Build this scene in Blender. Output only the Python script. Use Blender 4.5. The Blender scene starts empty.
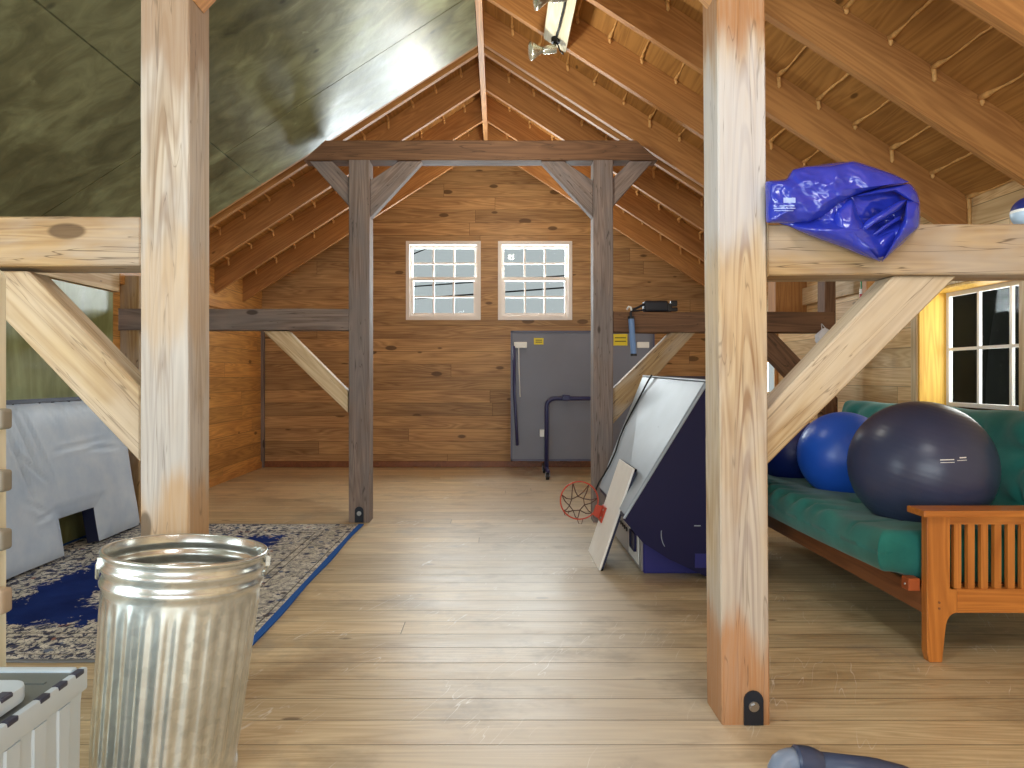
import bpy, bmesh, math, random
from mathutils import Vector, Matrix, noise
random.seed(7)
C = bpy.context.scene.collection
F = 675.0; VX = 498.0; VY = 376.0; EYE = 1.453          # lens in pixels, vanishing point, eye height

def px(x, y, Y):                                        # pixel of the photograph at depth Y -> point
    return Vector(((x-VX)/F*Y, Y, EYE+(VY-y)/F*Y))

def lin(c):
    c = c/255.0
    return c/12.92 if c <= 0.04045 else ((c+0.055)/1.055)**2.4
def rgb(r, g, b): return (lin(r), lin(g), lin(b), 1.0)

# ---------------------------------------------------------------- materials
class NT:
    def __init__(s, name):
        s.m = bpy.data.materials.new(name); s.m.use_nodes = True
        s.t = s.m.node_tree; s.t.nodes.clear()
        s.out = s.t.nodes.new('ShaderNodeOutputMaterial')
        s.b = s.t.nodes.new('ShaderNodeBsdfPrincipled')
        s.t.links.new(s.b.outputs[0], s.out.inputs[0])
    def n(s, ty, **kw):
        nd = s.t.nodes.new(ty)
        for k, v in kw.items(): setattr(nd, k, v)
        return nd
    def set(s, sock, v):
        if isinstance(v, bpy.types.NodeSocket): s.t.links.new(v, sock)
        elif v is not None: sock.default_value = v
    def math(s, op, a, b=None, c=None, clamp=False):
        nd = s.n('ShaderNodeMath', operation=op, use_clamp=clamp)
        s.set(nd.inputs[0], a)
        if b is not None: s.set(nd.inputs[1], b)
        if c is not None: s.set(nd.inputs[2], c)
        return nd.outputs[0]
    def coords(s, kind='Object'):
        tc = s.n('ShaderNodeTexCoord')
        return tc.outputs[kind]
    def sep(s, v):
        nd = s.n('ShaderNodeSeparateXYZ'); s.set(nd.inputs[0], v); return nd.outputs
    def comb(s, x, y, z):
        nd = s.n('ShaderNodeCombineXYZ'); s.set(nd.inputs[0], x); s.set(nd.inputs[1], y); s.set(nd.inputs[2], z); return nd.outputs[0]
    def noise(s, v, scale=1.0, detail=3.0, rough=0.5, dist=0.0):
        nd = s.n('ShaderNodeTexNoise'); s.set(nd.inputs['Vector'], v)
        nd.inputs['Scale'].default_value = scale; nd.inputs['Detail'].default_value = detail
        nd.inputs['Roughness'].default_value = rough; nd.inputs['Distortion'].default_value = dist
        return nd.outputs['Fac']
    def vor(s, v, scale=1.0, feat='F1', rnd=1.0):
        nd = s.n('ShaderNodeTexVoronoi', feature=feat); s.set(nd.inputs['Vector'], v)
        nd.inputs['Scale'].default_value = scale; nd.inputs['Randomness'].default_value = rnd
        return nd.outputs
    def white(s, v, dims='3D'):
        nd = s.n('ShaderNodeTexWhiteNoise', noise_dimensions=dims)
        s.set(nd.inputs['W' if dims == '1D' else 'Vector'], v); return nd.outputs['Value']
    def ramp(s, f, stops, interp='LINEAR'):
        nd = s.n('ShaderNodeValToRGB'); nd.color_ramp.interpolation = interp
        e = nd.color_ramp.elements
        while len(e) < len(stops): e.new(0.5)
        for i, (p, c) in enumerate(stops): e[i].position = p; e[i].color = c
        s.set(nd.inputs[0], f); return nd.outputs[0]
    def step(s, f, a, b):                                # smooth 0..1 between a and b
        nd = s.n('ShaderNodeMapRange', interpolation_type='SMOOTHSTEP')
        s.set(nd.inputs[0], f); nd.inputs[1].default_value = a; nd.inputs[2].default_value = b
        return nd.outputs[0]
    def mix(s, f, a, b, mode='MIX'):
        nd = s.n('ShaderNodeMix', data_type='RGBA', blend_type=mode)
        s.set(nd.inputs[0], f); s.set(nd.inputs[6], a); s.set(nd.inputs[7], b); return nd.outputs[2]
    def bump(s, h, strength=0.3, dist=0.01):
        nd = s.n('ShaderNodeBump'); nd.inputs['Strength'].default_value = strength
        nd.inputs['Distance'].default_value = dist; s.set(nd.inputs['Height'], h)
        s.t.links.new(nd.outputs[0], s.b.inputs['Normal'])
    def p(s, **kw):
        names = dict(col='Base Color', rough='Roughness', metal='Metallic', spec='Specular IOR Level', trans='Transmission Weight',
                     emit='Emission Color', estr='Emission Strength', coat='Coat Weight', crough='Coat Roughness', sub='Subsurface Weight', ior='IOR', sheen='Sheen Weight', alpha='Alpha')
        for k, v in kw.items(): s.set(s.b.inputs[names[k]], v)
        return s

M = {}
def plain(name, col, rough=0.5, metal=0.0, spec=0.5, var=0.0, vs=8.0, coat=0.0, bump=0.0, bs=40):
    t = NT(name)
    c = rgb(*col)
    v = t.coords()
    if var > 0:
        f = t.noise(v, vs, 4)
        lo = tuple(min(1, x*(1-var)) for x in c[:3])+(1,); hi = tuple(min(1, x*(1+var)) for x in c[:3])+(1,)
        t.p(col=t.ramp(f, [(0.3, lo), (0.7, hi)]))
    else: t.p(col=c)
    t.p(rough=rough, metal=metal, spec=spec, coat=coat)
    if bump > 0: t.bump(t.noise(v, bs, 3), bump, 0.01)
    M[name] = t.m
    return t.m

AX = dict(X=0, Y=1, Z=2)
def wood(name, light, dark, grain='Z', board=None, cross=None, plank=3.0, rough=0.55, knot=1.0, weather=None, spec=0.35, gs=1.0, tone=0.25, band=None, groove=1.0, glaze=None, checks=0.0, cath=0.0):
    """grain: axis the fibres follow; board: (axis, width) for boarding; weather: (colour, amount); band: list of (z0, z1, colour) with ragged edges"""
    t = NT(name); v = t.coords(); xyz = t.sep(v); g = AX[grain]
    oi = t.n('ShaderNodeObjectInfo').outputs['Random']
    off = t.math('MULTIPLY', oi, 37.0)
    gc = t.math('ADD', xyz[g], off)
    others = [i for i in range(3) if i != g]
    tonef = None; line = None
    oc = {i: xyz[i] for i in others}
    if board:
        ba, bw = AX[board[0]], board[1]
        q = t.math('DIVIDE', xyz[ba], bw)
        idx = t.math('FLOOR', q); fr = t.math('FRACT', q)
        r1 = t.white(idx, '1D')
        sh = t.math('MULTIPLY', r1, plank*3.7)
        gq = t.math('DIVIDE', t.math('ADD', xyz[g], sh), plank)
        idx2 = t.math('FLOOR', gq); fr2 = t.math('FRACT', gq)
        tonef = t.white(t.comb(idx, idx2, 0.0))
        gc = t.math('ADD', gc, t.math('MULTIPLY', tonef, 53.0))
        e = t.math('MINIMUM', fr, t.math('SUBTRACT', 1.0, fr))
        e2 = t.math('MULTIPLY', t.math('MINIMUM', fr2, t.math('SUBTRACT', 1.0, fr2)), plank/bw)
        line = t.step(t.math('MINIMUM', e, e2), 0.004, 0.022)
        oc[ba] = t.math('ADD', xyz[ba], t.math('MULTIPLY', tonef, 11.0))
    def vec(sg, so):
        comp = [None]*3; comp[g] = t.math('MULTIPLY', gc, sg)
        for i in others: comp[i] = t.math('MULTIPLY', oc[i], so)
        return t.comb(*comp)
    broad = t.noise(vec(0.9*gs, 5*gs), 1.0, 3, 0.5, 0.6)
    fine = t.noise(vec(2.5*gs, 70*gs), 1.0, 4, 0.6, 0.4)
    ring = t.noise(vec(0.55*gs, 9*gs), 1.0, 1.5, 0.4, 0.8)
    rings = t.math('PINGPONG', t.math('MULTIPLY', ring, 9.0), 0.5)
    f = t.math('ADD', t.math('ADD', t.math('MULTIPLY', broad, 0.5), t.math('MULTIPLY', fine, 0.3)), t.math('MULTIPLY', rings, 0.45))
    col = t.ramp(f, [(0.28, rgb(*dark)), (0.66, rgb(*light))])
    if tonef is not None:
        col = t.mix(1.0, col, t.ramp(tonef, [(0.0, (1-tone,)*3+(1,)), (0.5, (1, 1, 1, 1)), (1.0, (1+tone*0.6, 1+tone*0.5, 1+tone*0.4, 1))]), 'MULTIPLY')
    if cath > 0:
        xw = t.math('ADD', xyz[0], t.math('MULTIPLY', t.math('SUBTRACT', t.noise(vec(0.5, 3), 1.0, 2), 0.5), 0.08))
        q2 = t.math('ADD', t.math('MULTIPLY', t.math('POWER', t.math('DIVIDE', xw, 0.05), 2.0), 1.5), t.math('ADD', t.math('MULTIPLY', gc, 2.2), t.math('MULTIPLY', t.noise(vec(0.9, 8), 1.0, 2), 1.6)))
        rg = t.step(t.math('PINGPONG', t.math('MULTIPLY', q2, 1.3), 0.5), 0.24, 0.42)
        mk = t.math('SUBTRACT', 1.0, t.step(t.math('ABSOLUTE', xw), 0.03, 0.06))
        col = t.mix(t.math('MULTIPLY', t.math('MULTIPLY', rg, mk), cath), col, rgb(dark[0]*0.84, dark[1]*0.74, dark[2]*0.62))
    if weather:
        wv = t.noise(vec(1.1, 3.5), 1.0, 4, 0.6, 0.3)
        wf = t.math('MULTIPLY', t.step(wv, 0.36, 0.62), weather[1])
        col = t.mix(wf, col, rgb(*weather[0]))
    if band:
        rag = t.math('ADD', xyz[2], t.math('MULTIPLY', t.math('SUBTRACT', t.noise(vec(1.2, 9), 1.0, 4), 0.5), 0.7))
        for (z0, z1, bc, am) in band:
            bf = t.math('MULTIPLY', t.math('MULTIPLY', t.step(rag, z0-0.10, z0+0.10), t.math('SUBTRACT', 1.0, t.step(rag, z1-0.10, z1+0.10))), am)
            col = t.mix(t.math('MULTIPLY', bf, t.math('ADD', 0.45, fine)), col, rgb(*bc))
    if knot > 0:
        kv = t.vor(vec(2.3, 5.5), 1.0)
        kr = t.white(kv['Position'])
        sz = t.math('MULTIPLY', t.step(kr, 0.55, 1.0), 0.20*knot)
        kf = t.math('SUBTRACT', 1.0, t.step(t.math('SUBTRACT', kv['Distance'], sz), -0.06, 0.0))
        kf = t.math('MULTIPLY', kf, t.math('GREATER_THAN', kr, 0.6))
        kd = tuple(x*0.42 for x in rgb(*dark)[:3])+(1,)
        col = t.mix(t.math('MULTIPLY', kf, 0.85), col, kd)
    if checks > 0:
        ck = t.noise(vec(0.8, 16), 1.0, 2, 0.5, 1.2)
        cf = t.math('MULTIPLY', t.math('SUBTRACT', 1.0, t.step(t.math('ABSOLUTE', t.math('SUBTRACT', ck, 0.44)), 0.0, 0.012)), checks)
        col = t.mix(cf, col, tuple(x*0.25 for x in rgb(*dark)[:3])+(1,))
    if glaze: col = glaze(t, v, xyz, col)
    if line is not None:
        col = t.mix(t.math('MULTIPLY', t.math('SUBTRACT', 1.0, line), 0.75*groove), col, tuple(x*0.2 for x in rgb(*dark)[:3])+(1,))
    rr = t.math('ADD', rough-0.1, t.math('MULTIPLY', broad, 0.2))
    t.p(col=col, rough=rr, spec=spec)
    h = t.math('MULTIPLY', fine, 0.25)
    if line is not None: h = t.math('ADD', h, line)
    t.bump(h, 0.35, 0.006)
    M[name] = t.m
    return t.m

# ---------------------------------------------------------------- mesh building
class MB:
    def __init__(s): s.bm = bmesh.new()
    def verts(s, vs): return [s.bm.verts.new(v) for v in vs]
    def face(s, vs):
        try: return s.bm.faces.new(vs)
        except ValueError: return None
    def box(s, x0, x1, y0, y1, z0, z1):
        v = s.verts([(x, y, z) for x in (x0, x1) for y in (y0, y1) for z in (z0, z1)])
        for q in ((0, 1, 3, 2), (4, 6, 7, 5), (0, 4, 5, 1), (2, 3, 7, 6), (0, 2, 6, 4), (1, 5, 7, 3)): s.face([v[i] for i in q])
        return s
    def hexa(s, p8):                                     # bottom four ring + top four ring
        v = s.verts(p8)
        for q in ((3, 2, 1, 0), (4, 5, 6, 7), (0, 1, 5, 4), (1, 2, 6, 5), (2, 3, 7, 6), (3, 0, 4, 7)): s.face([v[i] for i in q])
        return s
    def prism(s, poly, a, b, axis='Y'):                  # polygon extruded along an axis
        def P(q, h): return {'Y': (q[0], h, q[1]), 'X': (h, q[0], q[1]), 'Z': (q[0], q[1], h)}[axis]
        A = s.verts([P(q, a) for q in poly]); B = s.verts([P(q, b) for q in poly])
        s.face(A); s.face(B[::-1]); n = len(poly)
        for i in range(n): s.face([A[i], B[i], B[(i+1) % n], A[(i+1) % n]])
        return s
    def tube(s, pts, r, seg=10, caps=True, closed=False):
        pts = [Vector(p) for p in pts]; n = len(pts)
        rs = r if isinstance(r, (list, tuple)) else [r]*n
        rings = []; up = None
        for i, p in enumerate(pts):
            d = (pts[(i+1) % n]-pts[i-1]) if closed else (pts[min(i+1, n-1)]-pts[max(i-1, 0)])
            if d.length < 1e-9: d = Vector((0, 0, 1))
            d.normalize()
            if up is None:
                up = Vector((0, 0, 1)) if abs(d.z) < 0.9 else Vector((1, 0, 0))
            u = (up-d*up.dot(d))
            if u.length < 1e-6: u = d.orthogonal()
            u.normalize(); w = d.cross(u); up = u
            rings.append(s.verts([p+(u*math.cos(2*math.pi*k/seg)+w*math.sin(2*math.pi*k/seg))*rs[i] for k in range(seg)]))
        m = n if closed else n-1
        for i in range(m):
            a, b = rings[i], rings[(i+1) % n]
            for k in range(seg): s.face([a[k], a[(k+1) % seg], b[(k+1) % seg], b[k]])
        if caps and not closed:
            s.face(rings[0][::-1]); s.face(rings[-1])
        return s
    def lathe(s, prof, seg=48, c=(0, 0, 0), mod=None, close=False):
        rings = []
        for (r, z) in prof:
            ring = []
            for k in range(seg):
                a = 2*math.pi*k/seg; rr, zz = r, z
                if mod: rr, zz = mod(r, z, a)
                ring.append(s.bm.verts.new((c[0]+rr*math.cos(a), c[1]+rr*math.sin(a), c[2]+zz)))
            rings.append(ring)
        for i in range(len(rings)-1):
            a, b = rings[i], rings[i+1]
            for k in range(seg): s.face([a[k], a[(k+1) % seg], b[(k+1) % seg], b[k]])
        if close: s.face(rings[0][::-1]); s.face(rings[-1])
        return s
    def sphere(s, c, r, u=32, v=18, sq=(1, 1, 1)):
        mat = Matrix.Translation(c) @ Matrix.Diagonal((sq[0], sq[1], sq[2], 1))
        bmesh.ops.create_uvsphere(s.bm, u_segments=u, v_segments=v, radius=r, matrix=mat); return s
    def grid(s, nu, nv, fn, wrap=False):
        g = [[s.bm.verts.new(fn(i/(nu if wrap else nu-1), j/(nv-1))) for j in range(nv)] for i in range(nu)]
        for i in range(nu if wrap else nu-1):
            for j in range(nv-1): s.face([g[i][j], g[(i+1) % nu][j], g[(i+1) % nu][j+1], g[i][j+1]])
        return g
    def bevel(s, w, seg=2, ang=0.6):
        s.bm.normal_update()
        ed = [e for e in s.bm.edges if len(e.link_faces) == 2 and e.calc_face_angle(0) > ang]
        bmesh.ops.bevel(s.bm, geom=ed, offset=w, segments=seg, affect='EDGES', profile=0.6); return s
    def build(s, name, mat, parent=None, loc=None, rot=None, smooth=False, ang=None, fix=True):
        if fix: bmesh.ops.recalc_face_normals(s.bm, faces=s.bm.faces)
        vs = [v.co for v in s.bm.verts]
        if loc is None:
            if parent is not None: loc = WORLD[parent.name].translation.copy()
            else:
                mn = Vector([min(v[i] for v in vs) for i in range(3)]); mx = Vector([max(v[i] for v in vs) for i in range(3)])
                loc = Vector(((mn.x+mx.x)/2, (mn.y+mx.y)/2, mn.z))
        R = rot.to_4x4() if rot is not None else Matrix.Identity(4)
        W = Matrix.Translation(loc) @ R
        inv = W.inverted()
        for v in s.bm.verts: v.co = inv @ v.co
        me = bpy.data.meshes.new(name); s.bm.to_mesh(me); s.bm.free()
        o = bpy.data.objects.new(name, me); C.objects.link(o)
        me.materials.append(M[mat] if isinstance(mat, str) else mat)
        if smooth:
            for p in me.polygons: p.use_smooth = True
            if ang is not None:
                try: me.set_sharp_from_angle(angle=ang)
                except Exception: pass
        if parent is not None:
            o.parent = parent; o.matrix_basis = WORLD[parent.name].inverted() @ W
        else: o.matrix_basis = W
        WORLD[o.name] = W
        return o

WORLD = {}
def tag(o, label, cat, group=None, kind=None):
    o['label'] = label; o['category'] = cat
    if group: o['group'] = group
    if kind: o['kind'] = kind
    return o
def thing(name, loc, label, cat, group=None):
    o = bpy.data.objects.new(name, None); C.objects.link(o); o.location = loc; o.empty_display_size = 0.1
    WORLD[o.name] = Matrix.Translation(loc)
    return tag(o, label, cat, group)
def struct(o, label=None):
    o['kind'] = 'structure'
    if label: o['label'] = label
    return o
def axis_rot(d, side=Vector((0, 1, 0))):                 # rotation whose local Z follows d
    z = Vector(d).normalized(); y = (side-z*side.dot(z))
    if y.length < 1e-4: y = z.orthogonal()
    y.normalize(); x = y.cross(z)
    return Matrix((x, y, z)).transposed()
def copy_tree(o, parent=None):
    c = o.copy(); C.objects.link(c)
    if parent is not None: c.parent = parent
    for ch in list(o.children): copy_tree(ch, c)
    return c
def sm(a, b, x):
    t = max(0.0, min(1.0, (x-a)/(b-a))); return t*t*(3-2*t)

# ================================================================ material set
wood('gable_boards', (198, 158, 108), (142, 104, 66), grain='X', board=('Z', 0.205), plank=5.2, rough=0.5, knot=1.3, tone=0.22)
wood('side_boards', (216, 162, 92), (164, 112, 56), grain='Y', board=('Z', 0.205), plank=5.0, rough=0.45, knot=1.0, tone=0.25)
wood('right_boards', (236, 208, 160), (196, 156, 108), grain='Y', board=('Z', 0.17), plank=2.1, rough=0.55, knot=0.9, tone=0.2)
def floor_glare_and_wear(t, v, xyz, col):
    # pale window glare painted down the middle of the loft, then scratches, grey grime
    d = t.math('ABSOLUTE', t.math('SUBTRACT', xyz[0], 0.35))
    n1 = t.noise(v, 0.9, 5, 0.6)
    w = t.math('MULTIPLY', t.math('SUBTRACT', 1.0, t.step(t.math('ADD', d, t.math('MULTIPLY', n1, 0.9)), 0.6, 1.5)), 0.55)
    col = t.mix(w, col, rgb(206, 200, 190))
    n2 = t.noise(t.comb(t.math('MULTIPLY', xyz[0], 1.4), t.math('MULTIPLY', xyz[1], 2.2), 3.0), 1.0, 5, 0.65)
    col = t.mix(t.math('MULTIPLY', t.step(n2, 0.50, 0.68), 0.38), col, rgb(116, 98, 76))
    n3 = t.noise(t.comb(t.math('ADD', xyz[0], 9.0), xyz[1], 8.0), 1.7, 6, 0.7)
    col = t.mix(t.math('MULTIPLY', t.step(n3, 0.54, 0.70), 0.45), col, rgb(150, 142, 130))
    s1 = t.noise(t.comb(t.math('MULTIPLY', t.math('ADD', xyz[0], t.math('MULTIPLY', xyz[1], -0.55)), 9.0), t.math('MULTIPLY', t.math('ADD', xyz[1], t.math('MULTIPLY', xyz[0], 0.55)), 1.3), 0.0), 1.0, 2, 0.5)
    sc = t.math('SUBTRACT', 1.0, t.step(t.math('ABSOLUTE', t.math('SUBTRACT', s1, 0.5)), 0.0, 0.008))
    sc = t.math('MULTIPLY', sc, t.step(t.noise(v, 2.3, 3), 0.52, 0.62))
    col = t.mix(t.math('MULTIPLY', sc, 0.7), col, rgb(232, 228, 220))
    return col
wood('floor_boards', (216, 196, 158), (178, 152, 114), grain='X', board=('Y', 0.19), plank=60.0, rough=0.42, knot=0.8, tone=0.16, glaze=floor_glare_and_wear, spec=0.5)
wood('roof_deck', (182, 132, 72), (142, 98, 50), grain='Y', rough=0.6, knot=0.7, gs=0.8)
wood('rafter_wood', (184, 132, 76), (146, 98, 54), grain='Z', rough=0.6, knot=0.6)
wood('post_white', (192, 178, 158), (144, 124, 102), grain='Z', rough=0.7, knot=0.9, weather=((190, 190, 190), 0.5), checks=0.4, cath=0.55,
     band=[(-0.3, 0.95, (180, 144, 100), 0.8), (1.62, 1.98, (186, 158, 122), 0.6), (2.75, 4.2, (150, 124, 98), 0.8)])
wood('post_pale', (192, 170, 138), (150, 118, 84), grain='Z', rough=0.7, knot=0.9, weather=((190, 188, 186), 0.4), checks=0.4, cath=0.7,
     band=[(-0.3, 0.42, (176, 120, 70), 0.8), (1.62, 1.92, (196, 168, 130), 0.6), (2.02, 2.75, (196, 196, 198), 0.6), (2.86, 4.2, (160, 112, 68), 0.9)])
wood('timber_tan', (180, 150, 106), (134, 102, 66), grain='Z', rough=0.65, knot=1.1, weather=((172, 162, 150), 0.65), checks=0.7)
wood('timber_brace', (192, 168, 130), (152, 122, 84), grain='Z', rough=0.65, knot=1.0, weather=((206, 196, 182), 0.4), checks=0.5)
wood('timber_grey', (150, 132, 122), (98, 82, 74), grain='Z', rough=0.75, knot=1.0, weather=((122, 116, 116), 0.6), checks=0.6)
wood('timber_brown', (126, 92, 66), (86, 60, 42), grain='Z', rough=0.7, knot=0.9, checks=0.6)
wood('plate_wood', (222, 200, 164), (180, 146, 104), grain='Z', rough=0.65, knot=1.0, checks=0.3)
wood('trim_wood', (206, 150, 84), (160, 104, 52), grain='Z', rough=0.5, knot=0.3)
wood('jamb_yellow', (236, 190, 84), (200, 146, 52), grain='Z', rough=0.5, knot=0.3)
wood('cream_wood', (220, 214, 190), (194, 184, 154), grain='Z', rough=0.6, knot=0.2)
wood('futon_oak', (198, 124, 54), (160, 90, 34), grain='Z', rough=0.35, knot=0.0, spec=0.5)
wood('futon_oak_rail', (198, 124, 54), (160, 90, 34), grain='X', rough=0.35, knot=0.0, spec=0.5)
wood('futon_dark', (146, 92, 56), (108, 66, 38), grain='Y', rough=0.4, knot=0.0, spec=0.5)
plain('foam', (214, 166, 102), 0.6, var=0.2, vs=30)
plain('steel_dark', (44, 48, 58), 0.45, 0.5)
plain('bolt_steel', (190, 190, 190), 0.3, 1.0)
plain('white_paint', (232, 226, 220), 0.4)
plain('white_vinyl', (240, 240, 240), 0.35)

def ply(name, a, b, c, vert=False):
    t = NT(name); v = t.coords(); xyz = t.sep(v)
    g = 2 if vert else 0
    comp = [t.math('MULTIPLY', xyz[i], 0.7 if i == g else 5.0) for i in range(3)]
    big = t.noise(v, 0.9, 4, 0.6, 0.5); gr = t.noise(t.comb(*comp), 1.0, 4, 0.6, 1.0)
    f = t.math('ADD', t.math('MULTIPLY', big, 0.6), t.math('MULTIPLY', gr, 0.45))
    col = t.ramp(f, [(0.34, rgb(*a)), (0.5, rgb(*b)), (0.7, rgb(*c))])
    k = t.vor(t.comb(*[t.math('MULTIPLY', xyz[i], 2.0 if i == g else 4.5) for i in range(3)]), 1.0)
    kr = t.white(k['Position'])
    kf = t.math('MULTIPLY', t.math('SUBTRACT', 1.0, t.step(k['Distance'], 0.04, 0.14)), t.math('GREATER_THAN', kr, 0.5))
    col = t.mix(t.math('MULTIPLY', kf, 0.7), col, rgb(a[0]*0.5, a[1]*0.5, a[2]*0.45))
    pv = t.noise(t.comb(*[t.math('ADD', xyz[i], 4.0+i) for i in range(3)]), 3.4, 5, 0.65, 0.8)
    col = t.mix(t.math('MULTIPLY', t.step(pv, 0.64, 0.76), 0.5), col, rgb(min(255, c[0]*1.2), min(255, c[1]*1.2), min(255, c[2]*1.25)))  # paler blotches: glare painted into the plywood colour
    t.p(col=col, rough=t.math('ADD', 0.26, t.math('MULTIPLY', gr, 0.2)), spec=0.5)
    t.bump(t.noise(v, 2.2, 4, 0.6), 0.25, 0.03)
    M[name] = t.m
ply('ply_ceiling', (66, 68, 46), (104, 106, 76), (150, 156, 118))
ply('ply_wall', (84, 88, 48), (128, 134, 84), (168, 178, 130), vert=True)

def galv():
    t = NT('galvanized'); v = t.coords()
    c = t.vor(v, 40.0); r = t.white(c['Position'])
    n = t.noise(v, 5.0, 4)
    col = t.ramp(t.math('ADD', t.math('MULTIPLY', r, 0.25), t.math('MULTIPLY', n, 0.75)), [(0.3, rgb(192, 196, 192)), (0.7, rgb(222, 226, 222))])
    t.p(col=col, metal=0.8, rough=t.math('ADD', 0.22, t.math('MULTIPLY', n, 0.06)))
    M['galvanized'] = t.m
galv()
def rug_mat():
    t = NT('rug_weave'); v = t.coords(); x, y, z = t.sep(v)          # local origin at the rug's centre
    hx, hy = 1.205, 1.58
    dx = t.math('SUBTRACT', hx, t.math('ABSOLUTE', x)); dy = t.math('SUBTRACT', hy, t.math('ABSOLUTE', y))
    d = t.math('MINIMUM', dx, dy)
    cream = t.ramp(t.noise(v, 9, 4), [(0.35, rgb(206, 202, 190)), (0.65, rgb(236, 232, 222))])
    w = t.noise(v, 6.5, 5, 0.75, 0.8)
    wo = t.math('SUBTRACT', w, 0.5)
    m = t.math('SQRT', t.math('ADD', t.math('POWER', t.math('DIVIDE', x, 0.30), 2.0), t.math('POWER', t.math('DIVIDE', y, 0.95), 2.0)))
    med = t.math('SUBTRACT', 1.0, t.step(t.math('ADD', m, t.math('MULTIPLY', wo, 1.1)), 0.76, 0.80))
    dd = t.math('MINIMUM', dx, t.math('ADD', dy, 0.10))
    inb = t.math('SUBTRACT', 1.0, t.step(t.math('ADD', dd, t.math('MULTIPLY', wo, 0.8)), 0.60, 0.63))
    spray = t.math('MAXIMUM', med, inb)
    navy = t.ramp(t.noise(v, 3, 3), [(0.3, rgb(16, 36, 98)), (0.7, rgb(28, 56, 132))])
    # scrolling stems and small flowers woven on the cream
    n1 = t.noise(v, 15, 3, 0.6, 0.5); n2 = t.noise(t.comb(t.math('ADD', x, 5.0), y, 2.0), 22, 3, 0.6, 0.5)
    l1 = t.math('SUBTRACT', 1.0, t.step(t.math('ABSOLUTE', t.math('SUBTRACT', n1, 0.5)), 0.008, 0.03))
    l2 = t.math('SUBTRACT', 1.0, t.step(t.math('ABSOLUTE', t.math('SUBTRACT', n2, 0.47)), 0.006, 0.026))
    lines = t.math('MAXIMUM', l1, t.math('MULTIPLY', l2, 0.75))
    k2 = t.vor(v, 13.0); kr = t.white(k2['Position']); warp = t.noise(v, 30, 3, 0.6)
    blot = t.math('MULTIPLY', t.math('SUBTRACT', 1.0, t.step(t.math('ADD', k2['Distance'], t.math('MULTIPLY', t.math('SUBTRACT', warp, 0.5), 0.7)), 0.27, 0.35)), t.math('GREATER_THAN', kr, 0.28))
    motif = t.ramp(kr, [(0.28, rgb(40, 50, 94)), (0.6, rgb(98, 114, 146)), (0.8, rgb(76, 70, 76)), (0.93, rgb(150, 96, 86))], 'CONSTANT')
    orn = t.mix(t.math('MULTIPLY', lines, 0.65), cream, rgb(74, 80, 96))
    orn = t.mix(t.math('MULTIPLY', blot, 0.9), orn, motif)
    gap = t.step(t.noise(t.comb(t.math('MULTIPLY', x, 1.5), y, 6.0), 17, 4, 0.65, 0.8), 0.50, 0.56)
    left = t.math('SUBTRACT', 1.0, t.math('MULTIPLY', t.step(x, 0.35, 0.8), 0.5))
    orn = t.mix(t.math('MULTIPLY', t.math('MULTIPLY', gap, left), 0.9), orn, rgb(30, 44, 84))
    field = t.mix(spray, navy, orn)
    inner = t.step(d, 0.372, 0.376)
    col = t.mix(inner, orn, field)
    for a, b in ((0.075, 0.085), (0.30, 0.31), (0.36, 0.372)):
        ln = t.math('MULTIPLY', t.math('GREATER_THAN', d, a), t.math('LESS_THAN', d, b))
        col = t.mix(t.math('MULTIPLY', ln, 0.75), col, rgb(84, 76, 70))
    col = t.mix(t.math('LESS_THAN', dy, 0.02), col, rgb(120, 122, 124))
    col = t.mix(t.math('LESS_THAN', dx, 0.042), col, rgb(46, 94, 172))
    t.p(col=col, rough=0.95, spec=0.1); t.bump(t.noise(v, 300, 2), 0.4, 0.003)
    M['rug_weave'] = t.m
rug_mat()
def fabric(name, a, b, rough=0.9, sc=3.0, sheen=0.2):
    t = NT(name); v = t.coords()
    t.p(col=t.ramp(t.noise(v, sc, 5, 0.6), [(0.3, rgb(*a)), (0.7, rgb(*b))]), rough=rough, spec=0.2, sheen=sheen)
    t.bump(t.noise(v, 220, 2), 0.15, 0.003); M[name] = t.m
fabric('futon_green', (26, 94, 88), (46, 128, 118))
fabric('mat_silver', (178, 196, 218), (204, 216, 230), 0.42, 4.0, 0.0)
plain('mat_navy', (26, 32, 62), 0.5)
plain('tarp_blue', (40, 54, 168), 0.17, spec=0.7, var=0.08, vs=5)
plain('ball_grey', (58, 64, 90), 0.33, spec=0.5, var=0.06)
plain('ball_blue', (36, 88, 196), 0.33, spec=0.5)
plain('ball_navy', (24, 40, 110), 0.4, spec=0.5)
plain('tv_navy', (20, 20, 62), 0.45, spec=0.25)
plain('tv_blue', (28, 30, 110), 0.45)
plain('tv_grey', (158, 170, 184), 0.45, var=0.12, vs=2.5)
plain('port_metal', (150, 148, 150), 0.4, 0.5)
plain('black_rubber', (18, 18, 22), 0.5)
plain('backboard_white', (240, 238, 234), 0.45, var=0.04)
plain('hoop_orange', (184, 64, 36), 0.4)
plain('net_brown', (84, 50, 38), 0.6)
plain('table_grey', (116, 119, 132), 0.5, var=0.06, vs=1.5)
plain('frame_blue', (40, 44, 88), 0.35)
plain('sticker_yellow', (226, 204, 52), 0.5)
plain('sticker_print', (70, 66, 40), 0.5)
plain('tote_white', (190, 206, 218), 0.35, var=0.03, vs=3)
plain('tote_lid', (104, 112, 112), 0.35, var=0.08, vs=4)
plain('tote_dark', (50, 54, 74), 0.4)
plain('hose_grey', (120, 134, 156), 0.4)
plain('hose_blue', (56, 66, 92), 0.4)
plain('rack_grey', (132, 126, 112), 0.45)
plain('green_pole', (18, 124, 70), 0.35)
plain('label_white', (230, 230, 226), 0.4)
plain('label_red', (170, 40, 44), 0.4)
plain('bag_white', (226, 226, 232), 0.4)
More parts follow.
